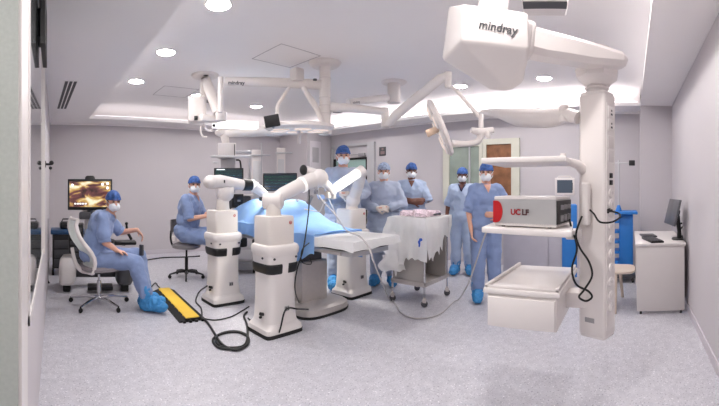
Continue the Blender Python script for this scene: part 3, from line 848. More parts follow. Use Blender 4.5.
# red disc-shaped end cap, half of it showing on the long face
b = bmesh.new()
pts = [(-.003, -.068), (.02, -.068)]
for k_ in range(13):
    a = -PI / 2 + PI * k_ / 12
    pts.append((.022 + .040 * math.cos(a), .068 * math.sin(a)))
pts += [(.02, .068), (-.003, .068)]
m = M().prism(pts, 0, .006, frame3(Vector((A.x, A.y, hm)), fx, vz, -fx.cross(vz) if (fx.cross(vz)).dot(fn) < 0 else fx.cross(vz)))
obj('red_end_plate', m, mat('signal_red', (192, 28, 34), .35, noise_amt=.02), t)
o1 = obj('back_panel', slab([B + fx * .0, B + fx * .004, Cc + fx * .004, Cc], h0 + .015, h1 - .012, 0), BLACK, t)
for k_ in range(3):
    q = lerp(B, Cc, .25 + .25 * k_) + fx * .008
    obj('connector', M().box((q.x, q.y, hm + .03), (.012, .03, .03), 0, .002), GREY, o1)
    obj('connector', M().box((q.x, q.y, hm - .035), (.012, .025, .04), 0, .002), GREY, o1)
o = A + fn * .001; 
lettering('UC', .048, Vector((o.x, o.y, hm - .016)) + fx * .120 + fn * .003, fx, vz, mat('lettering_red', (170, 34, 44), .4), t, bold=.0018)
lettering('LF', .048, Vector((o.x, o.y, hm - .016)) + fx * .197 + fn * .003, fx, vz, mat('lettering_dark', (80, 40, 45), .4), t, bold=.0016)
for q in (lerp(A, Cc, .12), lerp(B, Dd, .12), lerp(Cc, A, .12), lerp(Dd, B, .12)): obj('foot', M().cyl((q.x, q.y, zm), (q.x, q.y, h0), .012), RUBBER, t)
# cables on the pendant
CAB = mat('black_cable', (14, 14, 15), .5)
def cable(name, pts, r, material, label, cat='cable', sm=6):
    return single(name, M().tube(pts, r, 8, sm, zmin=r + .001), material, label, cat, ang=80)
cable('power_cable', [AT(569, 216, 2.47), AT(571, 226, 2.40), AT(577, 248, 2.33), AT(572, 268, 2.33), AT(576, 284, 2.32), AT(588, 291, 2.30), AT(592, 297, 2.30), AT(586, 301, 2.31), AT(579, 297, 2.31), AT(584, 290, 2.29), AT(592, 276, 2.30), AT(589, 262, 2.31), AT(580, 248, 2.32), AT(576, 234, 2.33), AT(582, 216, 2.34)], .0065, CAB,
      'black power cable looping down the front of the pendant column')
t = thing('plug_cable', 'short black cable plugged into the right face of the pendant column', 'cable', tuple(AT(605, 211, 2.38)))
obj('wire', M().tube([AT(590, 210, 2.36), AT(594, 214, 2.33), AT(600, 222, 2.32), AT(612, 222, 2.34), AT(620, 217, 2.40), AT(618, 213, 2.44), AT(609, 211, 2.42)], .006, 8, 6), CAB, t)
obj('plug', M().cyl(AT(605.5, 211, 2.40), AT(611, 211, 2.44), .018, bev=.004), BLACK, t)

# other pendant arm stub at the top of the frame
t = thing('ceiling_arm_housing', 'pale arm housing with a dark seam hanging at the top edge above the pendant arm', 'medical pendant', tuple(AT(545, 0, 2.9)))
m = M().box(AT(545, 4, 2.9), (.34, .20, .10), rz=-(545 - PX0) / F, bev=.02, seg=3)
obj('housing', m, PEND, t)
obj('seam', M().box(AT(545, 5, 2.82), (.325, .10, .008), rz=-(545 - PX0) / F), DGREY, t)
obj('stem', M().cyl(AT(545, 0, 2.95), (AT(545, 0, 2.95).x, AT(545, 0, 2.95).y, ZT), .07), PEND, t)

# ---------------------------------------------------------------- surgical lamp on the slanted arm
LAMPW = mat('lamp_paint', (224, 218, 214), .4, noise_amt=.01)
t = thing('surgical_lamp', 'tilted surgical lamp head on a slanted spring arm right of the table', 'surgical lamp', (4.67, 3.43, ZT))
# the centre column carries both lamps
c5 = AT(325, 63, 4.86)
obj('horizontal_arm', M().tube([AT(331, 107, 4.86), AT(350, 108, 4.84), AT(385, 112, 4.8)], [.065, .06, .05], 18, flat=.9), LAMPW, t)
obj('elbow_joint', M().cyl(AT(385, 108, 4.8), AT(385, 128, 4.8), .05, bev=.01), LAMPW, t)
m = M().tube([AT(388, 124, 4.75), AT(396, 115, 4.65), AT(440, 79, 4.25), AT(447, 76, 4.2)], [.045, .06, .055, .045], 18)
m.box(AT(387, 124, 4.78), (.13, .10, .06), .3, .01)
obj('spring_arm', m, LAMPW, t)
obj('arm_joint', M().cyl(AT(448, 72, 4.2), AT(448, 88, 4.2), .045, .035, bev=.008), LAMPW, t)
obj('curved_arm', M().tube([AT(448, 87, 4.2), AT(455, 89, 4.2), AT(468, 104, 4.2), AT(480, 118, 4.2), AT(481, 124, 4.2)], .022, 12, 5), LAMPW, t)
obj('yoke_stem', M().cyl(AT(481, 114, 4.2), AT(481, 132, 4.2), .028, bev=.005), LAMPW, t)
m = M().tube([AT(471, 130, 4.15), AT(481, 132, 4.2), AT(493, 130, 4.25)], [.03, .045, .035], 14, 3).box(AT(488, 135, 4.22), (.12, .05, .07), .2, .02)
obj('yoke', m, LAMPW, t)
obj('yoke_loop', M().tube([AT(481, 134, 4.2), AT(478, 141, 4.2), AT(466, 144, 4.18), AT(452, 143, 4.15)], [.035, .035, .032, .035], 14, 5), LAMPW, t)
hc = AT(440, 128, 4.1)
ax = (AT(452, 155, 4.1) - AT(427, 98, 4.1)).normalized()       # long axis seen
nrm = (AT(416, 138, 4.105) - AT(440, 128, 4.1)).normalized()      # light goes this way
nrm = (nrm - ax * nrm.dot(ax)).normalized()
thd = ax.cross(nrm).normalized()
fh = frame3(hc, ax, thd, nrm)
R0 = .325
m = M(); m.loft([(-.05, R0 * .5, R0 * .5, 0, 0, 2), (-.03, R0 * .93, R0 * .93, 0, 0, 2), (0, R0, R0, 0, 0, 2), (.02, R0 * .96, R0 * .96, 0, 0, 2)], 40, fh)
hd_ = obj('lamp_head', m, LAMPW, t)
LEDM = mat('warm_lens', (240, 222, 210), .25, emit=(255, 236, 220), strength=.15)
for k_ in range(7):
    a = 2 * PI * k_ / 7
    rr = R0 * .66
    m = M().cyl(fh @ Vector((rr * math.cos(a), rr * math.sin(a), .015)), fh @ Vector((rr * math.cos(a), rr * math.sin(a), .045)), .085, .075, bev=.01)
    q = obj('lamp_module', m, LAMPW, hd_)
    obj('lens', M().cyl(fh @ Vector((rr * math.cos(a), rr * math.sin(a), .044)), fh @ Vector((rr * math.cos(a), rr * math.sin(a), .050)), .062), LEDM, t)
obj('grip', M().cyl(fh @ Vector((0, 0, .02)), fh @ Vector((0, 0, .16)), .035, .042, bev=.01), mat('sterile_grip', (222, 196, 172), .5), t)

# its neighbour: centre column with branded arm and the lamp seen edge-on
t = thing('ceiling_lamp_mount', 'ceiling column with round plate, branded arm and a flat surgical lamp seen edge-on', 'surgical lamp', (c5.x, c5.y, ZT))
obj('ceiling_plate', M().cyl((c5.x, c5.y, ZT - .05), (c5.x, c5.y, ZT), .17, .215, seg=40, bev=.01), LAMPW, t)
m = M().cyl((c5.x, c5.y, 2.14), (c5.x, c5.y, ZT - .02), .072, seg=28)
obj('column', m, LAMPW, t)
for z in (2.80, 2.55, 2.45, 2.35): obj('column_ring', M().ring((c5.x, c5.y, z), .074, .006), OFFW, t)
obj('column_foot', M().cyl((c5.x, c5.y, 2.08), (c5.x, c5.y, 2.16), .085, bev=.01), LAMPW, t)
e0 = AT(321, 85, 4.86); e9 = AT(225, 81.5, 4.9)
m = M().tube([e0, e9], [.065, .055], 20, flat=1.0)
obj('branded_arm', m, LAMPW, t)
n2 = (e0 - e9); cen = AT(244, 84, 4.8)
lettering('mindray', .064, AT(228, 84.2, 4.80), AT(250, 84.8, 4.82) - AT(228, 84.2, 4.82), vz, DGREY, t, bold=.002)
obj('arm_cap', M().box(AT(297, 75, 4.8), (.14, .14, .16), 0, .02), LAMPW, t)
obj('arm_screw', M().cyl(AT(297, 69.5, 4.8), AT(297, 68.5, 4.8), .03), DGREY, t)
obj('arm_screw', M().cyl(AT(315, 80.5, 4.75), AT(315, 79, 4.75), .025), DGREY, t)
obj('drop_tube', M().cyl(AT(220.5, 77, 4.9), AT(220.5, 113, 4.9), .036, seg=20, bev=.01), WHITE, t)
m = M().tube([AT(289, 88, 4.75), AT(281, 100, 4.7), AT(277.5, 107, 4.68), AT(277.5, 122, 4.65)], [.022, .022, .022, .022], 12, 4)
obj('fork_arm', m, LAMPW, t)
obj('fork_arm', M().tube([AT(303, 87, 4.78), AT(312, 101, 4.78), AT(318, 111, 4.78), AT(323, 125, 4.78)], [.028, .04, .035, .03], 12, 3), LAMPW, t)
lc = AT(299, 127.5, 4.6)
fl_ = Matrix.Translation(lc) @ Matrix.Rotation(.06, 4, 'X') @ Matrix.Rotation(-.05, 4, 'Y')
obj('lamp_head', M().loft([(-.035, .38, .38, 0, 0, 2), (0, .43, .43, 0, 0, 2), (.03, .42, .42, 0, 0, 2), (.055, .3, .3, 0, 0, 2)], 48, fl_), LAMPW, t)
for k_ in range(6):
    a = 2 * PI * k_ / 6
    obj('lens', M().cyl(fl_ @ Vector((.27 * math.cos(a), .27 * math.sin(a), -.05)), fl_ @ Vector((.27 * math.cos(a), .27 * math.sin(a), -.03)), .10, bev=.006), LEDM, t)
obj('grip', M().cyl(fl_ @ Vector((0, 0, -.04)), fl_ @ Vector((0, 0, -.2)), .022, .018, bev=.006), OFFW, t)
# small black display above that lamp
t = thing('camera_display', 'small black tilted display above the flat lamp', 'display', tuple(AT(272, 128, 4.5)))
q = AT(272, 121, 4.15)
rr = Euler((0.12, -0.18, -(272 - PX0) / F))
obj('case', M().box(q, (.165, .03, .13), rot=rr, bev=.006), BLACK, t)
obj('mount', M().cyl(q + Vector((.02, .02, -.05)), AT(274, 128, 4.45), .015), GREY, t)

# right hand ceiling mount with a branded arm
t = thing('ceiling_arm_mount', 'ceiling plate with hub and a short branded arm pointing left', 'ceiling mount', tuple(FL(390, 83, ZT)))
c6 = FL(394, 82, ZT)
obj('ceiling_plate', M().cyl((c6.x, c6.y, ZT - .03), (c6.x, c6.y, ZT), .17, .2, seg=36, bev=.006), LAMPW, t)
obj('hub', M().cyl((c6.x, c6.y, 2.68), (c6.x, c6.y, ZT), .10, bev=.01, seg=28), LAMPW, t)
obj('branded_arm', M().tube([AT(394, 97, 5.8), AT(376, 99, 5.5), AT(348, 103, 5.2)], [.055, .05, .05], 18), LAMPW, t)
lettering('mindray', .05, AT(353, 104, 5.1), AT(364, 102.4, 5.3) - AT(353, 104, 5.1), vz, DGREY, t)
# thin hooked line behind it
cable('ceiling_hose', [AT(333, 112, 5.4), AT(341, 112, 5.4), AT(352, 106, 5.4), AT(356, 104, 5.4)], .012, GREY, 'thin grey hose under the short branded ceiling arm', 'hose')
# ---------------------------------------------------------------- left pendant, its box housing and arms
t = thing('ceiling_pendant', 'white ceiling pendant on the left with box housing, bright arm and square column', 'medical pendant', tuple(FL(205, 75, ZT)))
c7 = FL(205, 75, ZT)
obj('ceiling_plate', M().cyl((c7.x, c7.y, ZT - .03), (c7.x, c7.y, ZT), .18, .2, seg=36, bev=.006), LAMPW, t)
obj('plate_screw', M().cyl(AT(206, 75.6, 5.3), AT(206, 74.6, 5.3), .035), DGREY, t)
obj('slanted_arm', M().tube([AT(206, 79, 5.38), AT(209, 88, 5.33), AT(218, 113, 5.2)], [.055, .075, .07], 20), LAMPW, t)
obj('rear_arm', M().tube([AT(204, 79, 5.42), AT(203, 98, 5.5), AT(203, 116, 5.55)], [.05, .05, .05], 16), LAMPW, t)
obj('joint_block', M().cyl(AT(221, 112, 5.15), AT(221, 121, 5.15), .075, bev=.012).box(AT(209, 119, 5.3), (.3, .14, .09), .1, .02), LAMPW, t)
b = AT(196.5, 110, 5.4); rz_ = -(196 - PX0) / F
obj('box_housing', M().box(b, (.235, .22, .36), rz_, .02, seg=3), PEND, t)
obj('box_seam', M().box(b + Vector((.086, -.055, 0)), (.012, .11, .345), rz_, .002), OFFW, t)
q = AT(196, 118, 5.27)
obj('box_window', M().box(q, (.05, .02, .06), rz_, .004), BLACK, t)
obj('hook', M().tube([AT(201, 126, 5.3), AT(200.5, 131, 5.3), AT(203, 136.5, 5.3), AT(207, 137, 5.3)], .013, 8, 4), LAMPW, t)
obj('hook_bar', M().tube([AT(204, 124, 5.3), AT(207, 130, 5.3), AT(213, 131, 5.3)], .018, 10, 4), LAMPW, t)
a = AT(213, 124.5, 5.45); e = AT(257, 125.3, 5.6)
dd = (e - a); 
obj('lit_arm', M().box((a + e) / 2, (dd.length, .16, .095), rz=math.atan2(dd.y, dd.x), bev=.008), mat('arm_glow', (255, 255, 255), .4, emit=(255, 252, 250), strength=.6), t)  # emission put into the material so the arm looks brightly lit
obj('arm_button', M().cyl(AT(214, 125.5, 5.36), AT(214, 125.5, 5.33), .022), BLACK, t)
a = AT(222, 134, 5.9); e = AT(300, 131, 5.75); dd = e - a
obj('grey_arm', M().tube([a, (a + e) / 2 + Vector((0, 0, .02)), e], [.055, .085, .06], 18), LAMPW, t)
obj('arm_knuckle', M().ell(AT(221, 133, 5.9), (.10, .09, .06)).cyl(AT(224, 133, 5.9), AT(226, 144, 5.9), .07, .055, bev=.008), LAMPW, t)
b = AT(227, 151, 5.9); rz_ = -(227 - PX0) / F
obj('column_head', M().box(b, (.28, .26, .225), rz_, .015, seg=3), PEND, t)
obj('column_seam', M().box(AT(234.5, 151, 5.75), (.012, .02, .20), rz_), BLACK, t)
obj('column', M().box(AT(228, 175, 5.95), (.23, .2, .56), rz_, .01), mat('column_grey', (168, 164, 166), .5), t)
obj('equipment_rail', M().box(AT(231, 156.5, 5.75), (.62, .025, .035), rz_, .005), ALU, t)
obj('side_handle', M().tube([AT(236, 160, 5.7), AT(240, 161, 5.7), AT(241, 170, 5.7)], .014, 8, 3), BLACK, t)
obj('rail_hook', M().tube([AT(213, 162.5, 5.75), AT(218, 162.5, 5.75)], .014, 8), ALU, t)
obj('rail_shelf', M().box(AT(243, 152, 6.0), (.26, .16, .03), rz_, .006), ALU, t)
def pole(px, y0, y1, d, r=.011, mat_=None):
    p = AT(px, y0, d); q = AT(px, y1, d)
    return M().cyl(p, q, r, seg=10)
for px, y0, y1, d in ((249.5, 152, 190, 6.05), (261.5, 143, 190, 6.1)):
    obj('infusion_pole', pole(px, y0, y1, d), ALU, t)

WAVE = bpy.data.materials.new('waveform_screen')
def screen_material(name, kind):
    m = bpy.data.materials.new(name); m.use_nodes = True
    nt = m.node_tree; N = nt.nodes; L = nt.links; b_ = N['Principled BSDF']
    b_.inputs['Base Color'].default_value = (.01, .012, .015, 1); b_.inputs['Roughness'].default_value = .15
    tc = N.new('ShaderNodeTexCoord')
    sep = N.new('ShaderNodeSeparateXYZ'); L.new(tc.outputs['Generated'], sep.inputs[0])
    if kind == 'waves':
        ns = N.new('ShaderNodeTexNoise'); ns.inputs['Scale'].default_value = 14; ns.inputs['Detail'].default_value = 4
        L.new(tc.outputs['Generated'], ns.inputs['Vector'])
        md = N.new('ShaderNodeMath'); md.operation = 'MULTIPLY_ADD'; md.inputs[1].default_value = .16
        L.new(ns.outputs['Fac'], md.inputs[0]); L.new(sep.outputs['Z'], md.inputs[2])
        ml = N.new('ShaderNodeMath'); ml.operation = 'MULTIPLY'; ml.inputs[1].default_value = 5.0
        L.new(md.outputs[0], ml.inputs[0])
        fr_ = N.new('ShaderNodeMath'); fr_.operation = 'FRACT'; L.new(ml.outputs[0], fr_.inputs[0])
        r = N.new('ShaderNodeValToRGB')
        els = r.color_ramp.elements
        els[0].position = .47; els[0].color = (0, 0, 0, 1); els[1].position = .5; els[1].color = (1, 1, 1, 1)
        x_ = els.new(.53); x_.color = (0, 0, 0, 1)
        L.new(fr_.outputs[0], r.inputs['Fac'])
        cr = N.new('ShaderNodeValToRGB'); cr.color_ramp.interpolation = 'CONSTANT'
        ce = cr.color_ramp.elements
        ce[0].position = 0; ce[0].color = (.05, .35, .9, 1); ce[1].position = .35; ce[1].color = (.1, .75, .8, 1)
        q_ = ce.new(.6); q_.color = (.1, .9, .3, 1)
        L.new(sep.outputs['Z'], cr.inputs['Fac'])
        mx = N.new('ShaderNodeMix'); mx.data_type = 'RGBA'; mx.blend_type = 'MULTIPLY'; mx.inputs['Factor'].default_value = 1
        L.new(r.outputs['Color'], mx.inputs['A']); L.new(cr.outputs['Color'], mx.inputs['B'])
        ad = N.new('ShaderNodeMix'); ad.data_type = 'RGBA'; ad.blend_type = 'ADD'; ad.inputs['Factor'].default_value = 1
        L.new(mx.outputs['Result'], ad.inputs['A']); ad.inputs['B'].default_value = (.006, .018, .03, 1)
        L.new(ad.outputs['Result'], b_.inputs['Emission Color']); b_.inputs['Emission Strength'].default_value = .3
    else:
        mp = N.new('ShaderNodeMapping'); mp.inputs['Scale'].default_value = (1.6, 1, 2.2); mp.inputs['Rotation'].default_value = (0, .35, 0)
        L.new(tc.outputs['Generated'], mp.inputs['Vector'])
        ns = N.new('ShaderNodeTexNoise'); ns.inputs['Scale'].default_value = 1.7; ns.inputs['Detail'].default_value = 3; ns.inputs['Distortion'].default_value = .8
        L.new(mp.outputs['Vector'], ns.inputs['Vector'])
        r = N.new('ShaderNodeValToRGB'); e_ = r.color_ramp.elements
        e_[0].position = .33; e_[0].color = (.03, .012, .008, 1); e_[1].position = .66; e_[1].color = (.95, .86, .62, 1)
        a_ = e_.new(.46); a_.color = (.16, .05, .05, 1); c_ = e_.new(.55); c_.color = (.62, .38, .10, 1)
        L.new(ns.outputs['Fac'], r.inputs['Fac'])
        L.new(r.outputs['Color'], b_.inputs['Emission Color']); b_.inputs['Emission Strength'].default_value = .42
    return m
WAVES = screen_material('patient_waveforms', 'waves')
SCOPE = screen_material('endoscope_picture', 'scope')

def screen(name, label, px0, px1, py0, py1, d, screen_mat, depth=.05, bez=.02, cat='monitor', yaw=0.0, stand=None, extra=None):
    c = AT((px0 + px1) / 2, (py0 + py1) / 2, d)
    W = (px1 - px0) * d / F; Hh = (py1 - py0) * d / F
    rz = -((px0 + px1) / 2 - PX0) / F + yaw
    t = thing(name, label, cat, tuple(c - Vector((0, 0, Hh / 2))), rz)
    # local frame: X to the right in the picture, -Y to the lens
    z0 = Hh / 2
    obj('case', M().box((0, 0, z0), (W, depth, Hh), bev=.008), BLACK, t, local=True)
    obj('screen', M().box((0, -depth / 2 - .001, z0), (W - 2 * bez, .004, Hh - 2 * bez)), screen_mat, t, local=True)
    if stand: stand(t, W, Hh, depth)
    return t
def st1(t, W, H, dp):
    obj('neck', M().box((0, .05, -.02), (.08, .05, .12), bev=.01), DGREY, t, local=True)
t = screen('patient_monitor', 'wide black patient monitor with coloured waveforms above the middle robot arm', 214, 243.5, 168, 181, 5.7, WAVES, stand=st1)
obj('status_bar', M().box((-.12, -.030, .17), (.12, .004, .012)), mat('white_glow', (230, 240, 245), .4, emit=(220, 235, 245), strength=.6), t, local=True)
def st2(t, W, H, dp):
    obj('neck', M().cyl((0, .05, .05), (0, .05, -.75), .025), DGREY, t, local=True)
t = screen('waveform_monitor', 'black monitor with green traces behind the nearest robot arm', 263, 297, 173, 191, 5.9, WAVES, stand=st2)
t = screen('ventilator_display', 'small upright black display right of the middle robot shoulder', 232, 243.5, 194, 207, 6.05, mat('dim_screen', (26, 28, 34), .2), bez=.02, stand=None)
obj('glow_key', M().box((.02, -.03, .10), (.05, .004, .03)), mat('screen_grey', (90, 92, 100), .4, emit=(120, 125, 140), strength=.2), t, local=True)

# anaesthesia workstation behind the middle robot
phi = (236 - PX0) / F
c = P2(238, 6.45)
t = thing('anaesthesia_workstation', 'grey anaesthesia workstation on casters behind the middle robot arm', 'medical machine', (c.x, c.y, 0), -phi)
L = dict(local=True)
obj('base', M().box((0, 0, .12), (.62, .5, .12), bev=.02), GREY, t, **L)
for x in (-.26, .26):
    for y in (-.2, .2): obj('caster', M().cyl((x - .02, y, .05), (x + .02, y, .05), .05, bev=.006).cyl((x, y, .05), (x, y, .07), .012), RUBBER, t, **L)
obj('body', M().box((0, .04, .52), (.52, .40, .68), bev=.02), OFFW, t, **L)
for k in range(3): obj('drawer', M().box((0, -.17, .30 + .18 * k), (.46, .02, .16), bev=.006), WHITE, t, **L)
obj('worktop', M().box((0, -.02, .88), (.60, .50, .03), bev=.008), OFFW, t, **L)
obj('upper_case', M().box((.02, .12, 1.08), (.40, .24, .36), bev=.02), DGREY, t, **L)
obj('flow_block', M().box((.13, -.02, .99), (.14, .12, .18), bev=.01), BLACK, t, **L)
for x in (-.17, -.08): obj('vaporizer', M().cyl((x, -.06, .90), (x, -.06, 1.06), .038, bev=.008), STEEL, t, **L)
obj('top_shelf', M().box((.02, .12, 1.275), (.5, .3, .025), bev=.006), OFFW, t, **L)
obj('breathing_hose', M().tube([(.2, -.1, .98), (.3, -.2, 1.05), (.45, -.15, 1.1), (.6, .0, 1.02)], .016, 10, 6), GREY, t, **L)

# tall pale supply columns behind (between the two monitors)
for (px, d, y0, w_, lab) in ((257, 7.0, 150, .20, 'tall pale equipment column between the two waveform monitors'), (281, 7.2, 148, .16, 'narrow pale equipment column above the green trace monitor')):
    c = P2(px, d); zt_ = AT(px, y0, d).z
    t = thing('equipment_column', lab, 'equipment column', (c.x, c.y, 0), -(px - PX0) / F)
    obj('base', M().loft([(0, w_, w_, 0, 0), (.05, w_ * .95, w_ * .95, 0, 0), (.07, w_ * .5, w_ * .5, 0, 0)], 28), OFFW, t, **L)
    obj('mast', M().box((0, 0, zt_ / 2 + .03), (w_, .1, zt_ - .06), bev=.012), OFFW, t, **L)
    obj('door_panel', M().box((0, -.052, zt_ * .6), (w_ * .7, .006, zt_ * .6), bev=.002), ALU, t, **L)
    obj('cross_arm', M().box((.06, -.06, zt_ - .10), (w_ * 2.0, .03, .03), bev=.005), ALU, t, **L)

# ---------------------------------------------------------------- surgeon's console on the left
c = P2(92, 5.25); rz = -(92 - PX0) / F
t = thing('surgeon_console', 'white and black surgeon console with big endoscope screen behind the seated person', 'surgeon console', (c.x, c.y, 0), rz)
S5 = 5.25 / F
def lx(px): return (px - 92) * S5
def lz(py): return 1.4 + (188 - py) * S5
for sx, lab in ((lx(67.5), 0), (lx(124), 1)):
    m = M().loft([(.10, .10, .26, sx, .06), (.13, .115, .28, sx, .06), (.30, .118, .26, sx, .06), (.40, .11, .22, sx, .08), (.44, .08, .17, sx, .08)], 28, power=3.5)
    obj('foot_pod', m, WHITE if not lab else DGREY, t, **L)
    for y in (-.12, .22):
        obj('wheel', M().cyl((sx - .05, y, .055), (sx + .05, y, .055), .055, bev=.01).cyl((sx, y, .05), (sx, y, .11), .03), RUBBER, t, **L)
obj('cross_beam', M().box((lx(96), .18, .20), (.72, .16, .12), bev=.02), DGREY, t, **L)
obj('pedal_tray', M().box((lx(100), -.10, .06), (.34, .22, .05), bev=.01), BLACK, t, **L)
obj('mast', M().box((lx(90), .22, .62), (.16, .14, .86), bev=.02).box((lx(90), .20, 1.08), (.20, .12, .10), bev=.015), OFFW, t, **L)
obj('electronics_box', M().box((lx(76), .10, .70), (.20, .30, .40), bev=.015), BLACK, t, **L)
m = M()
for k in range(4): m.box((lx(76), -.055, .56 + .09 * k), (.16, .012, .05), bev=.003)
obj('module_front', m, DGREY, t, **L)
obj('arm_rest', M().box((lx(124), -.16, lz(241) ), (.30, .16, .055), bev=.02, seg=3), BLACK, t, **L)
obj('arm_rest_support', M().tube([(lx(92), .2, .75), (lx(112), .06, .66), (lx(124), -.12, lz(243))], [.035, .03, .025], 12, 3), DGREY, t, **L)
obj('hand_controller', M().tube([(lx(131), -.10, lz(239)), (lx(127), -.08, lz(231)), (lx(126), -.10, lz(224))], [.02, .022, .014], 12, 3).ell((lx(126), -.1, lz(223)), .022), BLACK, t, **L)
obj('speaker', M().box((lx(85), -.0, 1.02), (.16, .14, .10), bev=.02), DGREY, t, **L)
W = 44.5 * 5.2 / F; Hh = 31 * 5.2 / F
zc_ = 1.4 + (188 - 194.5) * 5.2 / F; xm = (90 - 92) * S5
s_ = obj('screen_case', M().box((xm, -.04, zc_), (W, .05, Hh), bev=.008), BLACK, t, **L)
obj('screen', M().box((xm, -.0655, zc_ + .005), (W - .05, .004, Hh - .075)), SCOPE, s_, **L)
obj('camera_bump', M().loft([(zc_ + Hh / 2 - .01, .075, .03, xm, -.04), (zc_ + Hh / 2 + .03, .065, .026, xm, -.04), (zc_ + Hh / 2 + .045, .045, .02, xm, -.04)], 24, power=3), BLACK, s_, **L)
ICON = mat('icon_glow', (230, 225, 225), .4, emit=(235, 228, 230), strength=.7)
for i, (dx, dz) in enumerate(((-.24, .13), (.17, .14), (.24, .09), (.24, .15))):
    obj('screen_icon', M().cyl((xm + dx, -.066, zc_ + dz), (xm + dx, -.069, zc_ + dz), .018, seg=16), ICON, s_, **L)
m = M()
for k in range(5): m.box((xm - .20 + .035 * k, -.0685, zc_ - .125), (.024, .003, .018))
obj('icon_row', m, ICON, s_, **L)
obj('screen_neck', M().cyl((xm, .02, zc_ - Hh / 2 - .06), (xm, .02, zc_), .04), DGREY, t, **L)

# black cart with blue top at the left wall
c = P2(58, 6.3)
t = thing('utility_cart', 'black utility cart with a blue top and dark devices beside the left wall', 'cart', (c.x + .14, c.y, 0), -.06)
zt_ = 1.4 + (188 - 229) * 6.3 / F
for x in (-.22, .24):
    for y in (-.2, .2): obj('caster', M().cyl((x - .02, y, .045), (x + .02, y, .045), .045, bev=.006).cyl((x, y, .045), (x, y, .10), .01), RUBBER, t, **L)
obj('body', M().box((0.02, 0, .09 + (zt_ - .13) / 2), (.50, .46, zt_ - .17), bev=.012), BLACK, t, **L)
for k in range(3): obj('drawer', M().box((.02, -.235, .20 + .15 * k), (.44, .015, .13), bev=.005), DGREY, t, **L)
obj('top', M().box((.02, 0, zt_ - .03), (.56, .50, .07), bev=.015), mat('cart_blue', (28, 68, 108), .4), t, **L)
t = thing('suction_unit', 'dark rounded device on the blue topped black cart', 'device', (c.x + .14, c.y, zt_ + .005))
obj('body', M().box((.02, 0, .06), (.26, .22, .11), bev=.03, seg=3), BLACK, t, **L)
obj('dial', M().cyl((.20, -.05, .04), (.20, -.09, .04), .05, bev=.008), DGREY, t, **L)
m = M().cyl((.20, -.1, .04), (.20, -.05, .04), .02)
obj('carry_handle', M().tube([(-.08, 0, .11), (-.06, 0, .16), (.1, 0, .16), (.12, 0, .11)], .012, 8), BLACK, t, **L)
t = thing('drip_stand', 'thin black upright pole beside the left wall in front of the blue topped cart', 'pole', tuple(P2(46.5, 5.6)))
p = P2(47.5, 5.6)
obj('pole', M().cyl((p.x, p.y, .03), (p.x, p.y, .95), .012), BLACK, t)
obj('foot', M().cyl((p.x, p.y, 0), (p.x, p.y, .035), .04, .02, bev=.005), BLACK, t)

# ---------------------------------------------------------------- chairs with five spoke bases
MESH = mat('white_mesh_fabric', (238, 242, 238), .7, bump=.4, bump_scale=120)
SEATF = mat('grey_seat_fabric', (138, 132, 136), .85, bump=.3, bump_scale=90)
GREYP = mat('grey_vinyl', (128, 124, 126), .5)
def swivel_base(t, R, zhub, metal):
    obj('hub', M().cyl((0, 0, .06), (0, 0, .12), .032, bev=.005), metal, t, **L)
    obj('gas_lift', M().cyl((0, 0, .10), (0, 0, zhub * .7), .026).cyl((0, 0, zhub * .6), (0, 0, zhub), .016), metal, t, **L)
    for k in range(5):
        a = 2 * PI * k / 5 + .35
        ex, ey = R * math.cos(a), R * math.sin(a)
        s = obj('spoke', M().tube([(0, 0, .10), (ex * .5, ey * .5, .095), (ex, ey, .065)], [.022, .018, .012], 10), metal, t, **L)
        obj('caster', M().cyl((ex - .012 * math.sin(a), ey + .012 * math.cos(a), .028), (ex + .012 * math.sin(a), ey - .012 * math.cos(a), .028), .028, bev=.005, seg=16).cyl((ex, ey, .03), (ex, ey, .07), .01), RUBBER, s, **L)
c = FL(99, 305)
RZA = -PI / 2 - (99 - PX0) / F + .30
t = thing('office_chair', 'white mesh office chair with chrome base under the person at the console', 'chair', (c.x, c.y, 0), RZA)
# local +Y is the way the sitter faces
swivel_base(t, .36, .42, CHROME)
obj('mechanism', M().box((0, 0, .415), (.22, .30, .05), bev=.015), BLACK, t, **L)
obj('seat', M().loft([(.425, .20, .20, 0, .02), (.44, .24, .24, 0, .02), (.47, .245, .245, 0, .02), (.49, .22, .225, 0, .02)], 36, power=3), SEATF, t, **L)
def f(u, v):
    z = .42 + u * .62
    yb = -.20 - .02 * math.sin(u * PI) * 1.0 - .13 * u + .05 * math.sin(u * 2 * PI)
    wx = (.19 + .05 * math.sin(min(1, u * 1.1) * PI)) * (1 if u < .9 else .9)
    x = (v * 2 - 1) * wx
    return Vector((x, yb + .10 * (x / .24) ** 2 * (1 - .5 * u), z))
obj('backrest', M().grid(f, 20, 14, .018), MESH, t, **L)
m = M()
for v in (0, 1): m.tube([f(u / 10, v) for u in range(11)], .024, 10)
m.tube([f(1, v / 8) for v in range(9)], .017, 10).tube([f(0, v / 8) for v in range(9)], .015, 10)
obj('back_frame', m, WHITE, t, **L)
obj('back_support', M().tube([(0, -.05, .41), (0, -.20, .42), (0, -.29, .52), (0, -.33, .70)], [.03, .03, .025, .02], 12, 4), WHITE, t, **L)

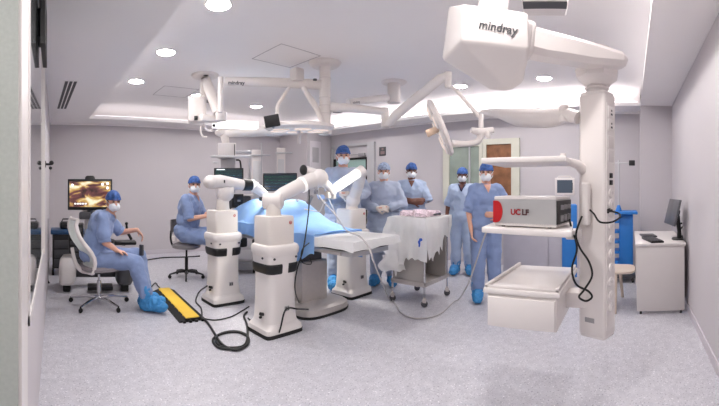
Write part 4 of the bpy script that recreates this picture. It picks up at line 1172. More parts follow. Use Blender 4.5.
c = P2(186.5, 5.95)
RZG = -PI / 2 - (196 - PX0) / F - .35
t = thing('swivel_stool', 'grey swivel stool with backrest under the seated person by the middle robot', 'stool', (c.x, c.y, 0), RZG)
swivel_base(t, .27, .46, BLACK)
obj('seat', M().loft([(.46, .18, .18, 0, 0), (.475, .215, .21, 0, 0), (.52, .215, .21, 0, 0), (.535, .19, .185, 0, 0)], 32, power=2.6), GREYP, t, **L)
def f2(u, v):
    a = (v - .5) * 1.9
    return Vector((.26 * math.sin(a), -.25 * math.cos(a) + .0, .70 + .20 * u + 0))
obj('backrest', M().grid(f2, 6, 16, .05), GREYP, t, **L)
obj('back_support', M().tube([(0, -.05, .47), (0, -.22, .48), (0, -.27, .58), (0, -.265, .72)], .016, 10, 4), BLACK, t, **L)

# ---------------------------------------------------------------- floor cable ramp and cables
p0 = FL(163.5, 291); p1 = FL(193, 321.5)
dr = (p1 - p0); Ln = dr.length; dr.normalize()
rz = math.atan2(dr.y, dr.x)
t = thing('cable_ramp', 'black floor cable ramp with a yellow lid beside the blue shoe covers', 'cable ramp', (p0.x, p0.y, 0), rz)
prof = [(-.15, 0), (.15, 0), (.15, .006), (.075, .036), (-.075, .036), (-.15, .006)]
b = bmesh.new()
A = [b.verts.new((0, y, z)) for y, z in prof]; B = [b.verts.new((Ln, y, z)) for y, z in prof]
for k in range(6): b.faces.new((A[k], A[(k + 1) % 6], B[(k + 1) % 6], B[k]))
b.faces.new(A); b.faces.new(B[::-1]); bmesh.ops.recalc_face_normals(b, faces=b.faces[:])
m = M(); m.add(b)
for k in range(4):
    m.box((Ln + .015, -.10 + .066 * k, .012), (.04, .03, .022), bev=.003)
obj('ramp', m, RUBBER, t, **L)
YEL = mat('yellow_lid', (238, 196, 60), .5, noise_amt=.05)
m = M().box((Ln / 2, 0, .040), (Ln - .02, .15, .012), bev=.003)
for k in range(8): m.box((.1 + k * Ln / 8.4, -.075, .041), (.03, .012, .010))
obj('lid', m, YEL, t, **L)
def floorpts(pts, z=.012): return [FL(x, y, z) for x, y in pts]
cable('floor_cable', floorpts([(199, 317), (207, 322), (215, 334), (222, 344), (235, 350), (247, 345), (248, 337), (238, 332), (224, 333), (213, 339), (218, 347), (233, 349), (246, 346), (247, 336), (238, 331.5), (226, 332), (216, 337), (220, 346), (240, 347), (247, 340), (247, 325), (244, 316), (247, 312)], .014), .011, CAB,
      'thick black cable coiled on the floor in front of the two robot carts')
cable('floor_cable', floorpts([(201, 318), (215, 320), (230, 317), (240, 312), (249, 306.5)], .010), .007, CAB, 'thin black cable running over the floor between the cable ramp and the nearest robot')
cable('floor_cable', [FL(202, 318, .01), FL(201, 308, .01), FL(196, 302, .01), FL(197, 296, .01), FL(200, 291, .06), AT(207, 286, 4.5)], .009, CAB, 'black cable rising from the cable ramp to the middle robot')
cable('floor_cable', [FL(248, 318, .01), FL(256, 326, .01), FL(264, 335, .01), FL(272, 330, .03) + Vector((-.02, -.12, 0)), AT(284, 313, 3.50), AT(289, 308, 3.5), AT(298, 309, 3.55), FL(312, 309.5, .02)], .008, CAB, 'black cable crossing the foot of the nearest robot cart')
cable('floor_cable', floorpts([(139, 262), (150, 259.5), (165, 257.5), (185, 257), (200, 256)], .012), .012, CAB, 'black cable along the floor below the wall sockets', sm=5)
cable('floor_cable', floorpts([(148, 291), (155, 283), (158, 286), (163, 291)], .012), .008, CAB, 'short black cable from the blue shoe covers to the cable ramp', sm=5)
# cable hanging by the table to the floor
cable('hanging_cable', [AT(309, 188, 4.0), AT(309, 205, 3.85), AT(307, 225, 3.70), AT(303, 250, 3.60), AT(297, 270, 3.58), AT(295, 290, 3.6), FL(300, 305, .03)], .0065, CAB, 'thin black cable hanging from the robot arm in front of the blue drape')
cable('hanging_loop', [AT(309, 243, 3.62), AT(302, 250, 3.50), AT(302, 262, 3.58), AT(311, 264, 3.6), AT(310, 258, 3.62)], .005, CAB, 'small loop of black cable in front of the steel pedestal')
HOSE = mat('grey_tube', (176, 172, 172), .4)
pts = [AT(313, 186, 4.1), AT(322, 200, 4.1), AT(333, 212, 3.95), AT(346, 230, 3.62), AT(359, 236, 3.35), AT(369, 248, 3.25), AT(376, 268, 3.3)]
pts += floorpts([(390, 300), (403, 314), (420, 318.5), (440, 314), (458, 300)], .012)
pts += [AT(468, 284, 3.75), AT(476, 262, 3.5), AT(484, 238, 3.1), AT(489, 226, 2.9)]
cable('gas_tube', pts, .0075, HOSE, 'long grey tube drooping from the robot arm across the floor to the pendant shelf')

# ---------------------------------------------------------------- right: desk, computer, chair, blue cart
DESK = mat('desk_laminate', (208, 203, 201), .5, noise_amt=.01)
t = thing('desk', 'plain pale grey office desk against the right wall', 'desk', (4.8, -.34, 0))
obj('desktop', M().bb(4.20, 5.42, -.615, -.05, .755, .785, .004), DESK, t)
obj('side_panel', M().bb(4.22, 4.245, -.60, -.065, .03, .755, .002), DESK, t)
obj('side_panel', M().bb(5.37, 5.395, -.60, -.065, .03, .755, .002), DESK, t)
obj('back_panel', M().bb(4.245, 5.37, -.60, -.585, .12, .755, .002), DESK, t)
for x in (4.232, 5.382):
    for y in (-.56, -.11): obj('foot', M().cyl((x, y, 0), (x, y, .032), .014), BLACK, t)
# monitor on desk: screen turned away to the left wall side
t = thing('desktop_monitor', 'black monitor seen from the side on the pale desk', 'monitor', (4.62, -.50, .785))
m0 = P2(671, 4.7)
c = AT(672, 211, 4.55); 
scr_y0 = AT(665, 224, 4.4); scr_y1 = AT(680, 196, 4.75)
Rm = Matrix.Translation(AT(672.5, 212, 4.55)) @ Matrix.Rotation(.14, 4, 'Z') @ Matrix.Rotation(.24, 4, 'X')
obj('screen', M().box(Rm.translation, (.48, .028, .31), rot=Rm.to_euler(), bev=.006), mat('screen_off', (84, 84, 88), .35), t)
q = Rm @ Vector((0, -.07, -.02))
obj('mount', M().box(Rm @ Vector((0, -.045, -.02)), (.12, .07, .12), rot=Rm.to_euler(), bev=.012).tube([Rm @ Vector((0, -.07, -.03)), (q.x + .0, q.y - .02, .88), (q.x + .0, q.y - .02, .80)], [.03, .025, .03], 12), BLACK, t)
obj('foot', M().loft([(.785, .10, .07, q.x + .0, q.y + .0), (.80, .09, .06, q.x + .0, q.y + .0)], 24, power=4), BLACK, t)
t = thing('keyboard', 'black keyboard lying on the pale desk in front of the monitor', 'keyboard', (4.42, -.24, .785))
obj('case', M().box((4.42, -.25, .797), (.40, .15, .022), .25, .005), BLACK, t)
m = M()
for i in range(11):
    for j in range(4):
        p = Matrix.Translation((4.42, -.25, .810)) @ Matrix.Rotation(.25, 4, 'Z') @ Vector((-.17 + i * .034, -.05 + j * .033, 0))
        m.box(p, (.027, .026, .008), .25, .002)
obj('keys', m, DGREY, t)
t = thing('laptop', 'dark flat closed laptop lying behind the keyboard on the pale desk', 'laptop', (4.80, -.2, .785))
obj('base', M().box((4.84, -.22, .795), (.26, .18, .018), .15, .004), DGREY, t)
obj('trackpad', M().box((4.78, -.22, .8045), (.06, .08, .002), .15), BLACK, t)
cable('cable_bundle', [AT(678, 236, 4.75), AT(686, 237, 4.8), AT(688, 229, 4.85), AT(683, 223, 4.85), AT(678, 227, 4.8), AT(680, 236, 4.78), AT(687, 233, 4.8), AT(684, 226, 4.8), AT(679, 231, 4.78)], .011, CAB, 'tangle of black cable behind the monitor on the pale desk')

# plastic chair
PL = mat('beige_plastic', (206, 190, 176), .5)
c = FL(629, 300)
t = thing('plastic_chair', 'beige plastic chair beside the pale desk', 'chair', (4.75, .22, 0), 0)
o = (4.55, .16)
for i, (x, y, tx, ty) in enumerate(((-.19, -.17, .02, .02), (-.19, .17, .02, -.02), (.2, -.16, -.03, .01), (.2, .16, -.03, -.01))):
    x, y, tx, ty = [(x + y) * .72, (y - x) * .72, (tx + ty) * .7, (ty - tx) * .7]
    x0, y0 = o[0] + x * 1.1, o[1] + y * 1.1
    obj('leg', M().tube([(x0 - tx * 1.5, y0 - ty * 1.5, 0), (x0 + tx, y0 + ty, .42)], [.017, .024], 10), PL, t)
obj('seat', M().loft([(.41, .20, .19, o[0], o[1]), (.425, .225, .215, o[0], o[1]), (.445, .22, .21, o[0], o[1])], 32, power=4), PL, t)
def f3(u, v):
    return Vector((o[0] + .05 + (v - .5) * .36, o[1] + .16 + .08 * u - .05 * math.cos((v - .5) * PI), .44 + .38 * u))
obj('backrest', M().grid(f3, 8, 12, .02), PL, t)
m = M()
# blue cart with pole
BL = mat('cabinet_blue', (38, 120, 200), .45, noise_amt=.02)
d0 = 5.75
c = P2(622, d0); rz = -(622 - PX0) / F
t = thing('blue_trolley', 'bright blue drawer trolley behind the beige chair', 'trolley', (c.x, c.y, 0), rz)
zt_ = 1.4 + (188 - 211) * d0 / F
obj('top', M().box((0, 0, zt_ - .02), (.46, .42, .04), bev=.01), BL, t, **L)
obj('body', M().box((.06, .05, .12 + (zt_ - .16) / 2), (.21, .30, zt_ - .18), bev=.01), BL, t, **L)
for k in range(5): obj('drawer', M().box((-.10, .0, .30 + .15 * k), (.12, .30, .04), bev=.008), BL, t, **L)
obj('base', M().box((0, .02, .095), (.40, .36, .05), bev=.01), DGREY, t, **L)
for x in (-.16, .16):
    for y in (-.12, .16): obj('caster', M().cyl((x - .015, y, .04), (x + .015, y, .04), .04, bev=.006).cyl((x, y, .04), (x, y, .08), .01), RUBBER, t, **L)
t = thing('infusion_stand', 'thin pale pole with a small black pump standing on the blue trolley', 'infusion pole', (c.x, c.y, zt_), rz)
obj('pole', M().cyl((-.05, 0, 0), (-.05, 0, 1.4 + (188 - 160) * d0 / F - zt_), .012), ALU, t, **L)
zz = 1.4 + (188 - 163) * d0 / F - zt_
obj('cross_bar', M().box((.03, 0, zz), (.28, .02, .02), bev=.004), ALU, t, **L)
obj('pump', M().box((.15, -.01, zz), (.09, .06, .08), bev=.008), BLACK, t, **L)
obj('clamp', M().cyl((-.05, 0, .0), (-.05, 0, .09), .05, .02, bev=.005), BL, t, **L)
# anaesthesia monitor and blue cabinet behind the pendant
d0 = 5.3
c = P2(565, d0); rz = -(565 - PX0) / F
t = thing('supply_cabinet', 'grey and blue supply cabinet behind the pendant shelf', 'cabinet', (c.x, c.y, 0), rz)
zt_ = 1.4 + (188 - 205) * d0 / F
zb_ = .16
def lxx(px): return (px - 565) * d0 / F
obj('body', M().bb(lxx(503), lxx(562), -.02, .40, zb_, zt_ - .02, .008), mat('cabinet_grey', (186, 184, 194), .5), t, **L)
obj('blue_side', M().bb(lxx(562), lxx(577), -.03, .38, zb_, zt_, .008), BL, t, **L)
obj('door', M().bb(lxx(505), lxx(548), -.035, -.02, zb_ + .03, zt_ - .05, .004), MATS['cabinet_grey'], t, **L)
o_ = obj('door', M().bb(lxx(549), lxx(561), -.035, -.02, zb_ + .03, zt_ - .05, .004), MATS['cabinet_grey'], t, **L)
obj('lock', M().cyl((lxx(556), -.03, .75), (lxx(556), -.045, .75), .02), BLACK, o_, **L)
for x in (lxx(508), lxx(570)):
    for y in (.05, .32): obj('caster', M().cyl((x - .015, y, .05), (x + .015, y, .05), .05, bev=.006).cyl((x, y, .04), (x, y, .17), .012), RUBBER, t, **L)
t = screen('bedside_monitor', 'small white bedside monitor with a dark screen behind the red ended box', 555, 574.5, 178, 195, 5.3, mat('slate_screen', (64, 72, 84), .2, emit=(90, 110, 130), strength=.08), bez=.03, depth=.12)
for ch in t.children:
    if ch.name.startswith('case'): ch.data.materials[0] = WHITE
obj('handle', M().tube([(-.10, 0, .235), (-.08, 0, .26), (.08, 0, .26), (.10, 0, .235)], .008, 8), OFFW, t, **L)
m = M().cyl((0, .03, -.13), (0, .03, .01), .03)
obj('stem', m, OFFW, t, **L)
obj('key', M().box((.105, -.064, .12), (.012, .006, .10)), BLACK, t, **L)
# ================================================================ PEOPLE
SKIN1 = mat('skin_light', (214, 164, 142), .55, noise_amt=.05, noise_scale=20, sub=.05)
SKIN2 = mat('skin_brown', (158, 104, 82), .55, noise_amt=.05, noise_scale=20, sub=.05)
SKIN3 = mat('skin_deep', (112, 70, 56), .55, noise_amt=.05, noise_scale=20, sub=.05)
SCRUB = mat('scrub_blue', (126, 145, 184), .85, noise_amt=.06, noise_scale=9, bump=.35, bump_scale=40, sheen=.2)
SCRUBL = mat('scrub_pale_blue', (168, 184, 210), .85, noise_amt=.05, noise_scale=9, bump=.35, bump_scale=40, sheen=.2)
GOWN = mat('gown_grey_blue', (172, 183, 204), .85, noise_amt=.05, noise_scale=7, bump=.4, bump_scale=30, sheen=.2)
CAPB = mat('cap_blue', (56, 90, 152), .8, noise_amt=.5, noise_scale=30, bump=.4, bump_scale=40)
CAPG = mat('cap_patterned', (150, 165, 190), .8, noise_amt=.35, noise_scale=40, bump=.3)
MASKM = mat('mask_white', (226, 230, 234), .8, bump=.3, bump_scale=60)
GLOVE = mat('latex_cream', (222, 212, 204), .5)
HAIR = mat('dark_hair', (34, 26, 24), .7, bump=.6, bump_scale=90)
EYEW = mat('eye_dark', (30, 22, 20), .25)
SHOEB = mat('shoe_cover_blue', (60, 138, 196), .6, noise_amt=.12, noise_scale=14, bump=.5, bump_scale=45)

def solid(pieces, voxel=.011, smooth=6, wob=0.0, wscale=12, seed=0):
    """one continuous surface around many overlapping pieces:
    ('c', p0, r0, p1, r1) tapered limb, ('e', centre, radii[, Euler]) ellipsoid"""
    m = M()
    for q in pieces:
        if q[0] == 'c':
            p0, r0, p1, r1 = Vector(q[1]), q[2], Vector(q[3]), q[4]
            m.cyl(p0, p1, r0, r1, 14) if (p1 - p0).length > 1e-4 else None
            m.ell(p0, r0, seg=14, rings=8); m.ell(p1, r1, seg=14, rings=8)
        else:
            m.ell(q[1], q[2], rot=q[3] if len(q) > 3 else None, seg=20, rings=12)
    me = bpy.data.meshes.new('tmp'); m.bm.to_mesh(me); m.bm.free()
    o = bpy.data.objects.new('tmp_solid', me); COL.objects.link(o)
    md = o.modifiers.new('r', 'REMESH'); md.mode = 'VOXEL'; md.voxel_size = voxel
    sm = o.modifiers.new('s', 'SMOOTH'); sm.factor = .5; sm.iterations = smooth
    dg = bpy.context.evaluated_depsgraph_get()
    me2 = bpy.data.meshes.new_from_object(o.evaluated_get(dg))
    bpy.data.objects.remove(o); bpy.data.meshes.remove(me)
    r = M(); r.bm.from_mesh(me2); bpy.data.meshes.remove(me2)
    if wob:
        r.bm.normal_update()
        off = Vector((seed, seed * .7, seed * 1.3))
        for v in r.bm.verts:
            c = v.co
            n1 = noise.noise(Vector((c.x * wscale, c.y * wscale, c.z * wscale * .45)) + off)
            n2 = noise.noise(c * wscale * 2.3 + off)
            ridge = (1 - abs(n1) * 2.2)
            v.co += v.normal * wob * (ridge * .6 + n2 * .5)
    return r

def hand(wr, di, pn, L_=1.0, curl=.5, side=1):
    """palm, four bent fingers of unequal length and a thumb; wr wrist, di along the hand, pn palm normal (fingers curl to it)"""
    wr = Vector(wr); di = Vector(di).normalized(); pn = Vector(pn); pn = (pn - di * pn.dot(di)).normalized()
    sd = di.cross(pn).normalized() * side
    P = []
    pc = wr + di * .048 * L_
    for s in (-.026, -.009, .009, .026):
        P.append(('c', wr + sd * s * .6, .017 * L_, wr + di * .085 * L_ + sd * s, .0125 * L_))
    for s, ln in ((-.030, .062), (-.010, .075), (.010, .080), (.030, .070)):
        b0 = wr + di * .085 * L_ + sd * s
        a1 = curl * .9; a2 = curl * 1.9; a3 = curl * 2.6
        k = ln * L_ / 3
        q1 = b0 + (di * math.cos(a1) + pn * math.sin(a1)) * k * 1.25
        q2 = q1 + (di * math.cos(a2) + pn * math.sin(a2)) * k
        q3 = q2 + (di * math.cos(a3) + pn * math.sin(a3)) * k * .8
        P += [('c', b0, .0105, q1, .0098), ('c', q1, .0098, q2, .0090), ('c', q2, .0090, q3, .0080)]
    t0 = wr + di * .022 + sd * .028
    t1 = t0 + (di * .6 + sd * .75 + pn * .3).normalized() * .042
    t2 = t1 + (di * .9 + sd * .25 + pn * .45).normalized() * .034
    P += [('c', t0, .015, t1, .012), ('c', t1, .012, t2, .0098)]
    return P

def person(label, loc, rz, J, skin, look=(0, 0), top=None, gown=None, trousers=True, cap=CAPB, sleeve=.55, gloves=False, shoes=SHOEB,
           group=None, seed=1.0, hair=True, girth=1.0, lapel=False, frontpanel=None, sc=1.0, backhair=False):
    """J: joints in the local frame (facing +Y, X to the person's right... +X), metres.
    keys pelvis chest neck head sh_l sh_r el_l el_r wr_l wr_r hd_l hd_r(pn) hip_l hip_r kn_l kn_r an_l an_r toe_l toe_r"""
    t = thing('person', label, 'person', loc, rz, group)
    J = {k: Vector(v) * sc for k, v in J.items()}
    G = girth * sc
    head = J['head']
    yaw, pitch = look
    RH = Matrix.Rotation(yaw, 4, 'Z') @ Matrix.Rotation(pitch, 4, 'X')
    eu = RH.to_euler()
    def hp_(x, y, z): return head + RH.to_3x3() @ (Vector((x, y, z)) * sc)
    S = sc
    B = []
    # torso
    B += [('e', J['chest'], (.165 * G, .105 * G, .17 * S)), ('e', (J['chest'] + J['pelvis']) / 2, (.145 * G, .10 * G, .17 * S)), ('e', J['pelvis'], (.165 * G, .11 * G, .12 * S)),
          ('c', J['sh_l'], .055 * S, J['sh_r'], .055 * S), ('c', J['neck'] - Vector((0, 0, .05)), .062 * S, head - Vector((0, 0, .04)), .052 * S)]
    # head with jaw, nose, brow, ears
    B += [('e', hp_(0, -.012, .018), (.074 * S, .092 * S, .098 * S), eu), ('e', hp_(0, .018, -.04), (.060 * S, .070 * S, .075 * S), eu),
          ('e', hp_(0, .060, -.095), (.026 * S, .022 * S, .022 * S), eu), ('e', hp_(0, .094, -.022), (.013 * S, .020 * S, .024 * S), eu),
          ('c', hp_(0, .088, .012), .010 * S, hp_(0, .100, -.028), .013 * S), ('c', hp_(-.035, .074, .030), .012 * S, hp_(.035, .074, .030), .012 * S),
          ('c', hp_(-.020, .080, -.066), .009 * S, hp_(.020, .080, -.066), .009 * S),
          ('e', hp_(-.076, -.008, -.008), (.010 * S, .020 * S, .033 * S), eu), ('e', hp_(.076, -.008, -.008), (.010 * S, .020 * S, .033 * S), eu)]
    for s in ('l', 'r'):
        B += [('c', J['sh_' + s], .052 * S, J['el_' + s], .040 * S), ('c', J['el_' + s], .040 * S, J['wr_' + s], .026 * S)]
        di = (J['wr_' + s] - J['el_' + s]).normalized()
        hdn = J.get('hand_' + s); di = hdn if hdn is not None else di
        side = 1 if s == 'l' else -1
        Hn = hand(J['wr_' + s], di, J['pn_' + s], sc, J['curl'].x if 'curl' in J else .45, side)
        if not gloves: B += Hn
        else: B += [('c', J['wr_' + s], .024 * S, J['wr_' + s] + Vector(di).normalized() * .06, .022 * S)]; 
        if gloves:
            gm = solid([('c', J['wr_' + s] - (J['wr_' + s] - J['el_' + s]).normalized() * .03, .034 * S, J['wr_' + s], .030 * S)] + [tuple([q[0], q[1], q[2] + .003, q[3], q[4] + .003]) for q in Hn], .006, 3)
            obj('glove', gm, GLOVE, t, local=True, ang=80)
        B += [('c', J['hip_' + s], .088 * G, J['kn_' + s], .058 * S), ('c', J['kn_' + s], .058 * S, J['an_' + s], .040 * S),
              ('c', J['an_' + s], .04 * S, J['toe_' + s], .030 * S)]
    obj('body', solid(B, .009, 3), skin, t, local=True, ang=80)
    # eyes
    for x in (-.030, .030):
        obj('eye', M().ell(hp_(x, .0835, .006), (.013 * S, .008 * S, .007 * S), rot=eu, seg=12, rings=8), EYEW, t, local=True)
    for x in (-.031, .031):
        obj('eyebrow', M().ell(hp_(x, .088, .026), (.018 * S, .006 * S, .0045 * S), rot=eu, seg=12, rings=8), HAIR, t, local=True)
    # hair below the cap
    if hair:
        mm = M().ell(hp_(0, -.014, .012), (.0800 * S, .100 * S, .094 * S), rot=eu, cuts=[((0, .035, 0), (0, 1, .25)), ((0, 0, -.035), (0, .3, -1))])
        obj('hair', mm, HAIR, t, local=True, ang=60)
    # cap and mask
    mm = M().ell(hp_(0, -.008, .030), (.088 * S, .108 * S, .104 * S), rot=eu, seg=28, rings=18, cuts=[((0, .09, .008), (0, .12, -1))])
    mm.wobble(.006, 18, seed)
    mm.tube([hp_(.086 * math.sin(a), -.008 + .106 * math.cos(a), .034 - .005 * math.cos(a)) for a in [2 * PI * k / 20 for k in range(21)]], .007, 8)
    obj('surgical_cap', mm, cap, t, local=True, ang=60)
    mm = M().ell(hp_(0, .030, -.052), (.065 * S, .079 * S, .060 * S), rot=eu, seg=28, rings=18, cuts=[((0, -.005, 0), (0, -1, 0)), ((0, .06, .047), (0, .15, 1))])
    mm2 = obj('face_mask', mm, MASKM, t, local=True, ang=60)
    for sx in (-1, 1):
        ml = M()
        ml.tube([hp_(sx * .062, .045, -.02), hp_(sx * .078, .01, .004), hp_(sx * .084, -.02, .02)], .003 * S, 6)
        obj('mask_loop', ml, MASKM, mm2, local=True)
        ml = M().tube([hp_(sx * .060, .04, -.075), hp_(sx * .076, .0, -.05), hp_(sx * .080, -.03, -.03)], .003 * S, 6)
        obj('mask_loop', ml, MASKM, mm2, local=True)
    # clothes
    sm_ = gown if gown else top
    C = [('e', J['chest'] + Vector((0, 0, .01)), (.195 * G, .138 * G, .19 * S)), ('e', (J['chest'] + J['pelvis']) / 2, (.185 * G, .14 * G, .20 * S)),
         ('e', J['pelvis'] + Vector((0, 0, .02)), (.205 * G, .15 * G, .14 * S)), ('c', J['sh_l'] + Vector((0, 0, .004)), .068 * S, J['sh_r'] + Vector((0, 0, .004)), .068 * S),
         ('c', J['neck'] - Vector((0, 0, .06)), .085 * S, J['neck'] - Vector((0, 0, .03)), .066 * S),
         ('c', J['neck'] - Vector((0, 0, .055)), .07 * S, J['sh_l'] + Vector((.0, 0, .015)), .06 * S), ('c', J['neck'] - Vector((0, 0, .055)), .07 * S, J['sh_r'] + Vector((.0, 0, .015)), .06 * S)]
    for s in ('l', 'r'):
        if gown:
            C += [('c', J['sh_' + s], .075 * S, J['el_' + s], .066 * S), ('c', J['el_' + s], .066 * S, J['el_' + s].lerp(J['wr_' + s], .88), .044 * S)]
        else:
            e = J['sh_' + s].lerp(J['el_' + s], sleeve + .25)
            C += [('c', J['sh_' + s], .066 * S, e, .072 * S)]
    if gown:
        hz = J.get('hem', Vector((0, 0, .42))).z
        px_, py_ = J['pelvis'].x, J['pelvis'].y
        for k in range(6):
            z = J['pelvis'].z - (J['pelvis'].z - hz) * (k + .3) / 6
            C.append(('e', Vector((px_, py_, z)), ((.205 + .008 * k) * G, (.155 + .008 * k) * G, .10 * S)))
    tm = solid(C, .013, 4, .020 * S, 8, seed)
    surf = [v.co.copy() for v in tm.bm.verts if v.co.z > J['neck'].z - .30 and abs(v.co.x - J['neck'].x) < .14]
    obj('gown' if gown else 'scrub_top', tm, sm_, t, local=True, ang=80)
    def front(x, z):
        x += J['neck'].x; z += J['neck'].z
        c_ = [v.y for v in surf if abs(v.x - x) < .014 and abs(v.z - z) < .014]
        return Vector((x, (max(c_) if c_ else J['neck'].y + .06) + .003, z))
    if gown:
        z = J['pelvis'].z + .10
        m_ = M().tube([(px_ + .195 * G * math.sin(a), py_ + .150 * G * math.cos(a), z) for a in [2 * PI * k / 24 for k in range(25)]], .010, 8)
        obj('waist_tie', m_, sm_, t, local=True)
    # sleeves end open: show a darker hem ring
    if not gown:
        for s in ('l', 'r'):
            e = J['sh_' + s].lerp(J['el_' + s], sleeve + .25); d_ = (J['el_' + s] - J['sh_' + s]).normalized()
            obj('sleeve_hem', M().cyl(e + d_ * .035, e + d_ * .072, .072 * S, .070 * S, bev=.004), sm_, t, local=True)
        # V neck
        def vn(u, v):
            z = .004 - .100 * u * S
            return front((v * 2 - 1) * (.046 * S * (1 - u) + .002), z)
        obj('neckline', M().grid(vn, 8, 6, .004), skin, t, local=True, ang=80)
        if lapel:
            a = [front(x * S, z * S) + Vector((0, .002, 0)) for x, z in ((-.052, -.0), (-.036, -.030), (-.018, -.068), (0, -.104), (.018, -.068), (.036, -.030), (.052, -.0))]
            obj('neck_trim', M().tube(a, .008, 8, 2), mat('navy_trim', (30, 40, 80), .8), t, local=True)
    if trousers:
        T = [('e', J['pelvis'], (.185 * G, .135 * G, .13 * S))]
        for s in ('l', 'r'):
            T += [('c', J['hip_' + s], .108 * G, J['kn_' + s], .086 * S), ('c', J['kn_' + s], .086 * S, J['kn_' + s].lerp(J['an_' + s], .80), .078 * S)]
        obj('trousers', solid(T, .013, 4, .018 * S, 8, seed + 4), (top or gown), t, local=True, ang=80)
    for s in ('l', 'r'):
        a, b_ = J['an_' + s], J['toe_' + s]
        d_ = (b_ - a); d_.z = 0; d_.normalize()
        heel = Vector((a.x, a.y, .045 * S)) - d_ * .035
        sc_ = solid([('c', heel, .056 * S, Vector((b_.x, b_.y, .050)), .050 * S), ('c', Vector((a.x, a.y, .06)), .055 * S, a + (J['kn_' + s] - a).normalized() * .10, .070 * S),
                     ('e', a.lerp(b_, .5) * 1.0 + Vector((0, 0, .0)), (.066 * S, .066 * S, .062 * S))], .010, 3, .022, 22, seed + 9)
        lo = min(v.co.z for v in sc_.bm.verts)
        for v in sc_.bm.verts:
            v.co.z = max(v.co.z - lo, 0)
        obj('shoe_cover', sc_, shoes, t, local=True, ang=80)
    return t

def stand(**kw):
    "relaxed standing joints for a person of 1.70 m, facing +Y (left = -X)"
    J = dict(pelvis=(0, 0, .93), chest=(0, 0, 1.24), neck=(0, 0, 1.42), head=(0, .015, 1.565),
             sh_l=(-.152, 0, 1.355), sh_r=(.152, 0, 1.355), el_l=(-.215, -.02, 1.09), el_r=(.215, -.02, 1.09),
             wr_l=(-.235, .04, .86), wr_r=(.235, .04, .86), pn_l=(1, 0, 0), pn_r=(-1, 0, 0),
             hip_l=(-.09, 0, .88), hip_r=(.09, 0, .88), kn_l=(-.10, .02, .49), kn_r=(.10, .02, .49),
             an_l=(-.11, 0, .10), an_r=(.11, 0, .10), toe_l=(-.135, .16, .045), toe_r=(.135, .16, .045))
    J.update(kw); return J
def face_cam(x, y): return math.atan2(-y, -x) - PI / 2     # rz that turns +Y to the lens

# woman in pale scrubs, second from the right
p = FL(462.5, 274)
person('woman in pale blue scrubs with dark neck trim, arms hanging, standing before the glazed window', (p.x, p.y, 0), face_cam(p.x, p.y) - .12,
       stand(el_l=(-.235, -.03, 1.10), wr_l=(-.25, .03, .88), el_r=(.235, -.03, 1.10), wr_r=(.25, .04, .88)), SKIN3, (.05, -.03), top=SCRUBL, seed=3.0,
       lapel=True, girth=1.05, sc=1.025)
# woman in blue scrubs holding the pendant shelf
p = FL(486, 300)
rz = face_cam(p.x, p.y) + .2
person('person in blue scrubs and blue cap beside the pendant shelf, one hand at the waist', (p.x, p.y, 0), rz,
       stand(sh_l=(-.152, .02, 1.355), el_l=(-.27, .0, 1.11), wr_l=(-.10, .19, 1.06), hand_l=(1, .08, .05), el_r=(.215, .0, 1.10), wr_r=(.20, .09, .87), pn_l=(0, -1, 0), pn_r=(-1, .2, 0)), SKIN1, (-.25, 0), top=SCRUB, seed=7.0,
       girth=1.02, sc=1.015)
# man with crossed arms at the back
p = P2(411.5, 6.2)
person('man in pale blue scrubs standing at the wall with folded arms', (p.x, p.y, 0), face_cam(p.x, p.y),
       stand(el_l=(-.25, .08, 1.13), el_r=(.25, .08, 1.13), wr_l=(.02, .19, 1.13), wr_r=(-.04, .21, 1.09), pn_l=(0, -1, 0), pn_r=(0, -1, 0), hand_l=(1, .05, .12), hand_r=(-1, .0, .05)),
       SKIN3, (0, -.02), top=SCRUBL, seed=11.0, girth=1.12, sc=1.07, sleeve=.6)
# gowned nurse behind the trolley
p = P2(384, 5.5)
person('person in a grey blue gown with patterned cap and folded gloved hands behind the trolley', (p.x, p.y, 0), face_cam(p.x, p.y) - .1,
       stand(el_l=(-.26, .03, 1.12), el_r=(.26, .03, 1.12), wr_l=(-.08, .24, 1.08), wr_r=(.06, .26, 1.07), pn_l=(.3, -.6, -.5), pn_r=(-.3, -.6, -.5), hand_l=(1, .15, 0), hand_r=(-1, .15, 0), hem=(0, 0, .48)),
       SKIN1, (.05, -.03), gown=GOWN, cap=CAPG, gloves=True, seed=15.0, girth=1.12, sc=1.045)
# tall surgeon behind the far robot
p = P2(343, 5.35)
person('tall person in a gown and blue cap behind the far robot arm', (p.x, p.y, 0), face_cam(p.x, p.y) + .1,
       stand(el_l=(-.27, .02, 1.14), el_r=(.26, .04, 1.12), wr_l=(-.14, .24, 1.08), wr_r=(.06, .27, 1.12), pn_l=(.3, -.6, -.5), pn_r=(-.3, -.6, -.5), hand_l=(1, .25, 0), hand_r=(-1, .25, 0), hem=(0, 0, .55)),
       SKIN1, (0, -.02), gown=GOWN, gloves=True, seed=19.0, girth=1.05, sc=1.18)

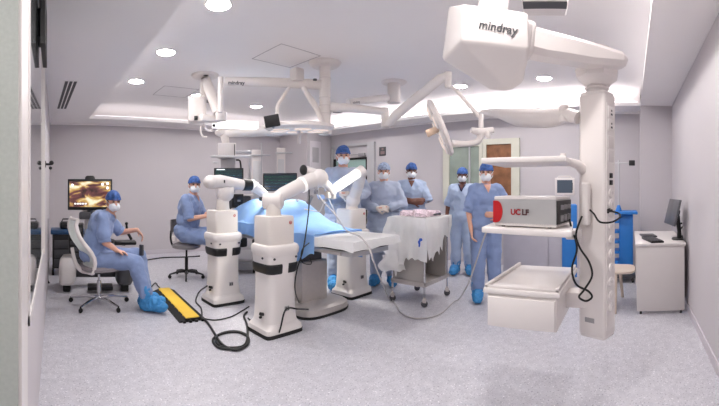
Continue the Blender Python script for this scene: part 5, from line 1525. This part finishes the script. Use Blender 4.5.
# seated at the console: sits on the mesh chair, facing right, head turned to the lens
c = FL(99, 305)
RZp = -PI / 2 - (99 - PX0) / F - .12
person('person in blue scrubs seated on the mesh chair, leaning on one arm, blue shoe covers', (c.x, c.y, 0), RZp,
       dict(pelvis=(0, -.07, .60), chest=(0, .02, .90), neck=(0, .10, 1.07), head=(0.02, .17, 1.20),
            sh_l=(-.17, .05, 1.02), sh_r=(.17, .05, 1.02), el_l=(-.24, .24, .82), el_r=(.21, .09, .76),
            wr_l=(-.16, .44, .86), wr_r=(.17, .22, .665), pn_l=(.2, -.1, -1), pn_r=(0, .1, -1), hand_l=(.05, .7, -.8), hand_r=(-.15, 1, -.25),
            hip_l=(-.10, .02, .55), hip_r=(.10, .02, .55), kn_l=(-.12, .46, .56), kn_r=(.12, .42, .53),
            an_l=(.02, .54, .12), an_r=(.20, .56, .12), toe_l=(.06, .71, .045), toe_r=(.29, .72, .045)),
       SKIN1, (-1.15, -.05), top=SCRUB, seed=23.0, girth=1.05, sc=1.03, sleeve=.5)
# seated beside the middle robot
c = P2(186.5, 5.95)
person('person in blue scrubs seated on the grey stool with forearms forward', (c.x, c.y, 0), -PI / 2 - (190 - PX0) / F - .40,
       dict(pelvis=(0, 0, .64), chest=(0, .05, .96), neck=(0, .09, 1.15), head=(0, .12, 1.29),
            sh_l=(-.17, .06, 1.09), sh_r=(.17, .06, 1.09), el_l=(-.22, .16, .86), el_r=(.23, .14, .84),
            wr_l=(-.12, .40, .92), wr_r=(.12, .36, .88), pn_l=(0, 0, -1), pn_r=(0, 0, -1),
            hip_l=(-.10, .04, .61), hip_r=(.10, .04, .61), kn_l=(-.13, .46, .58), kn_r=(.13, .46, .58),
            an_l=(-.13, .50, .16), an_r=(.13, .50, .16), toe_l=(-.14, .64, .09), toe_r=(.14, .64, .09)),
       SKIN1, (-1.0, 0), top=SCRUB, seed=29.0, girth=1.08, sc=1.12)
# things people hold
q = AT(141.5, 250, 4.52)
single('phone', M().box(q, (.03, .06, .13), .4, .008), DGREY, 'small dark handset held by the person seated at the console', 'handset')
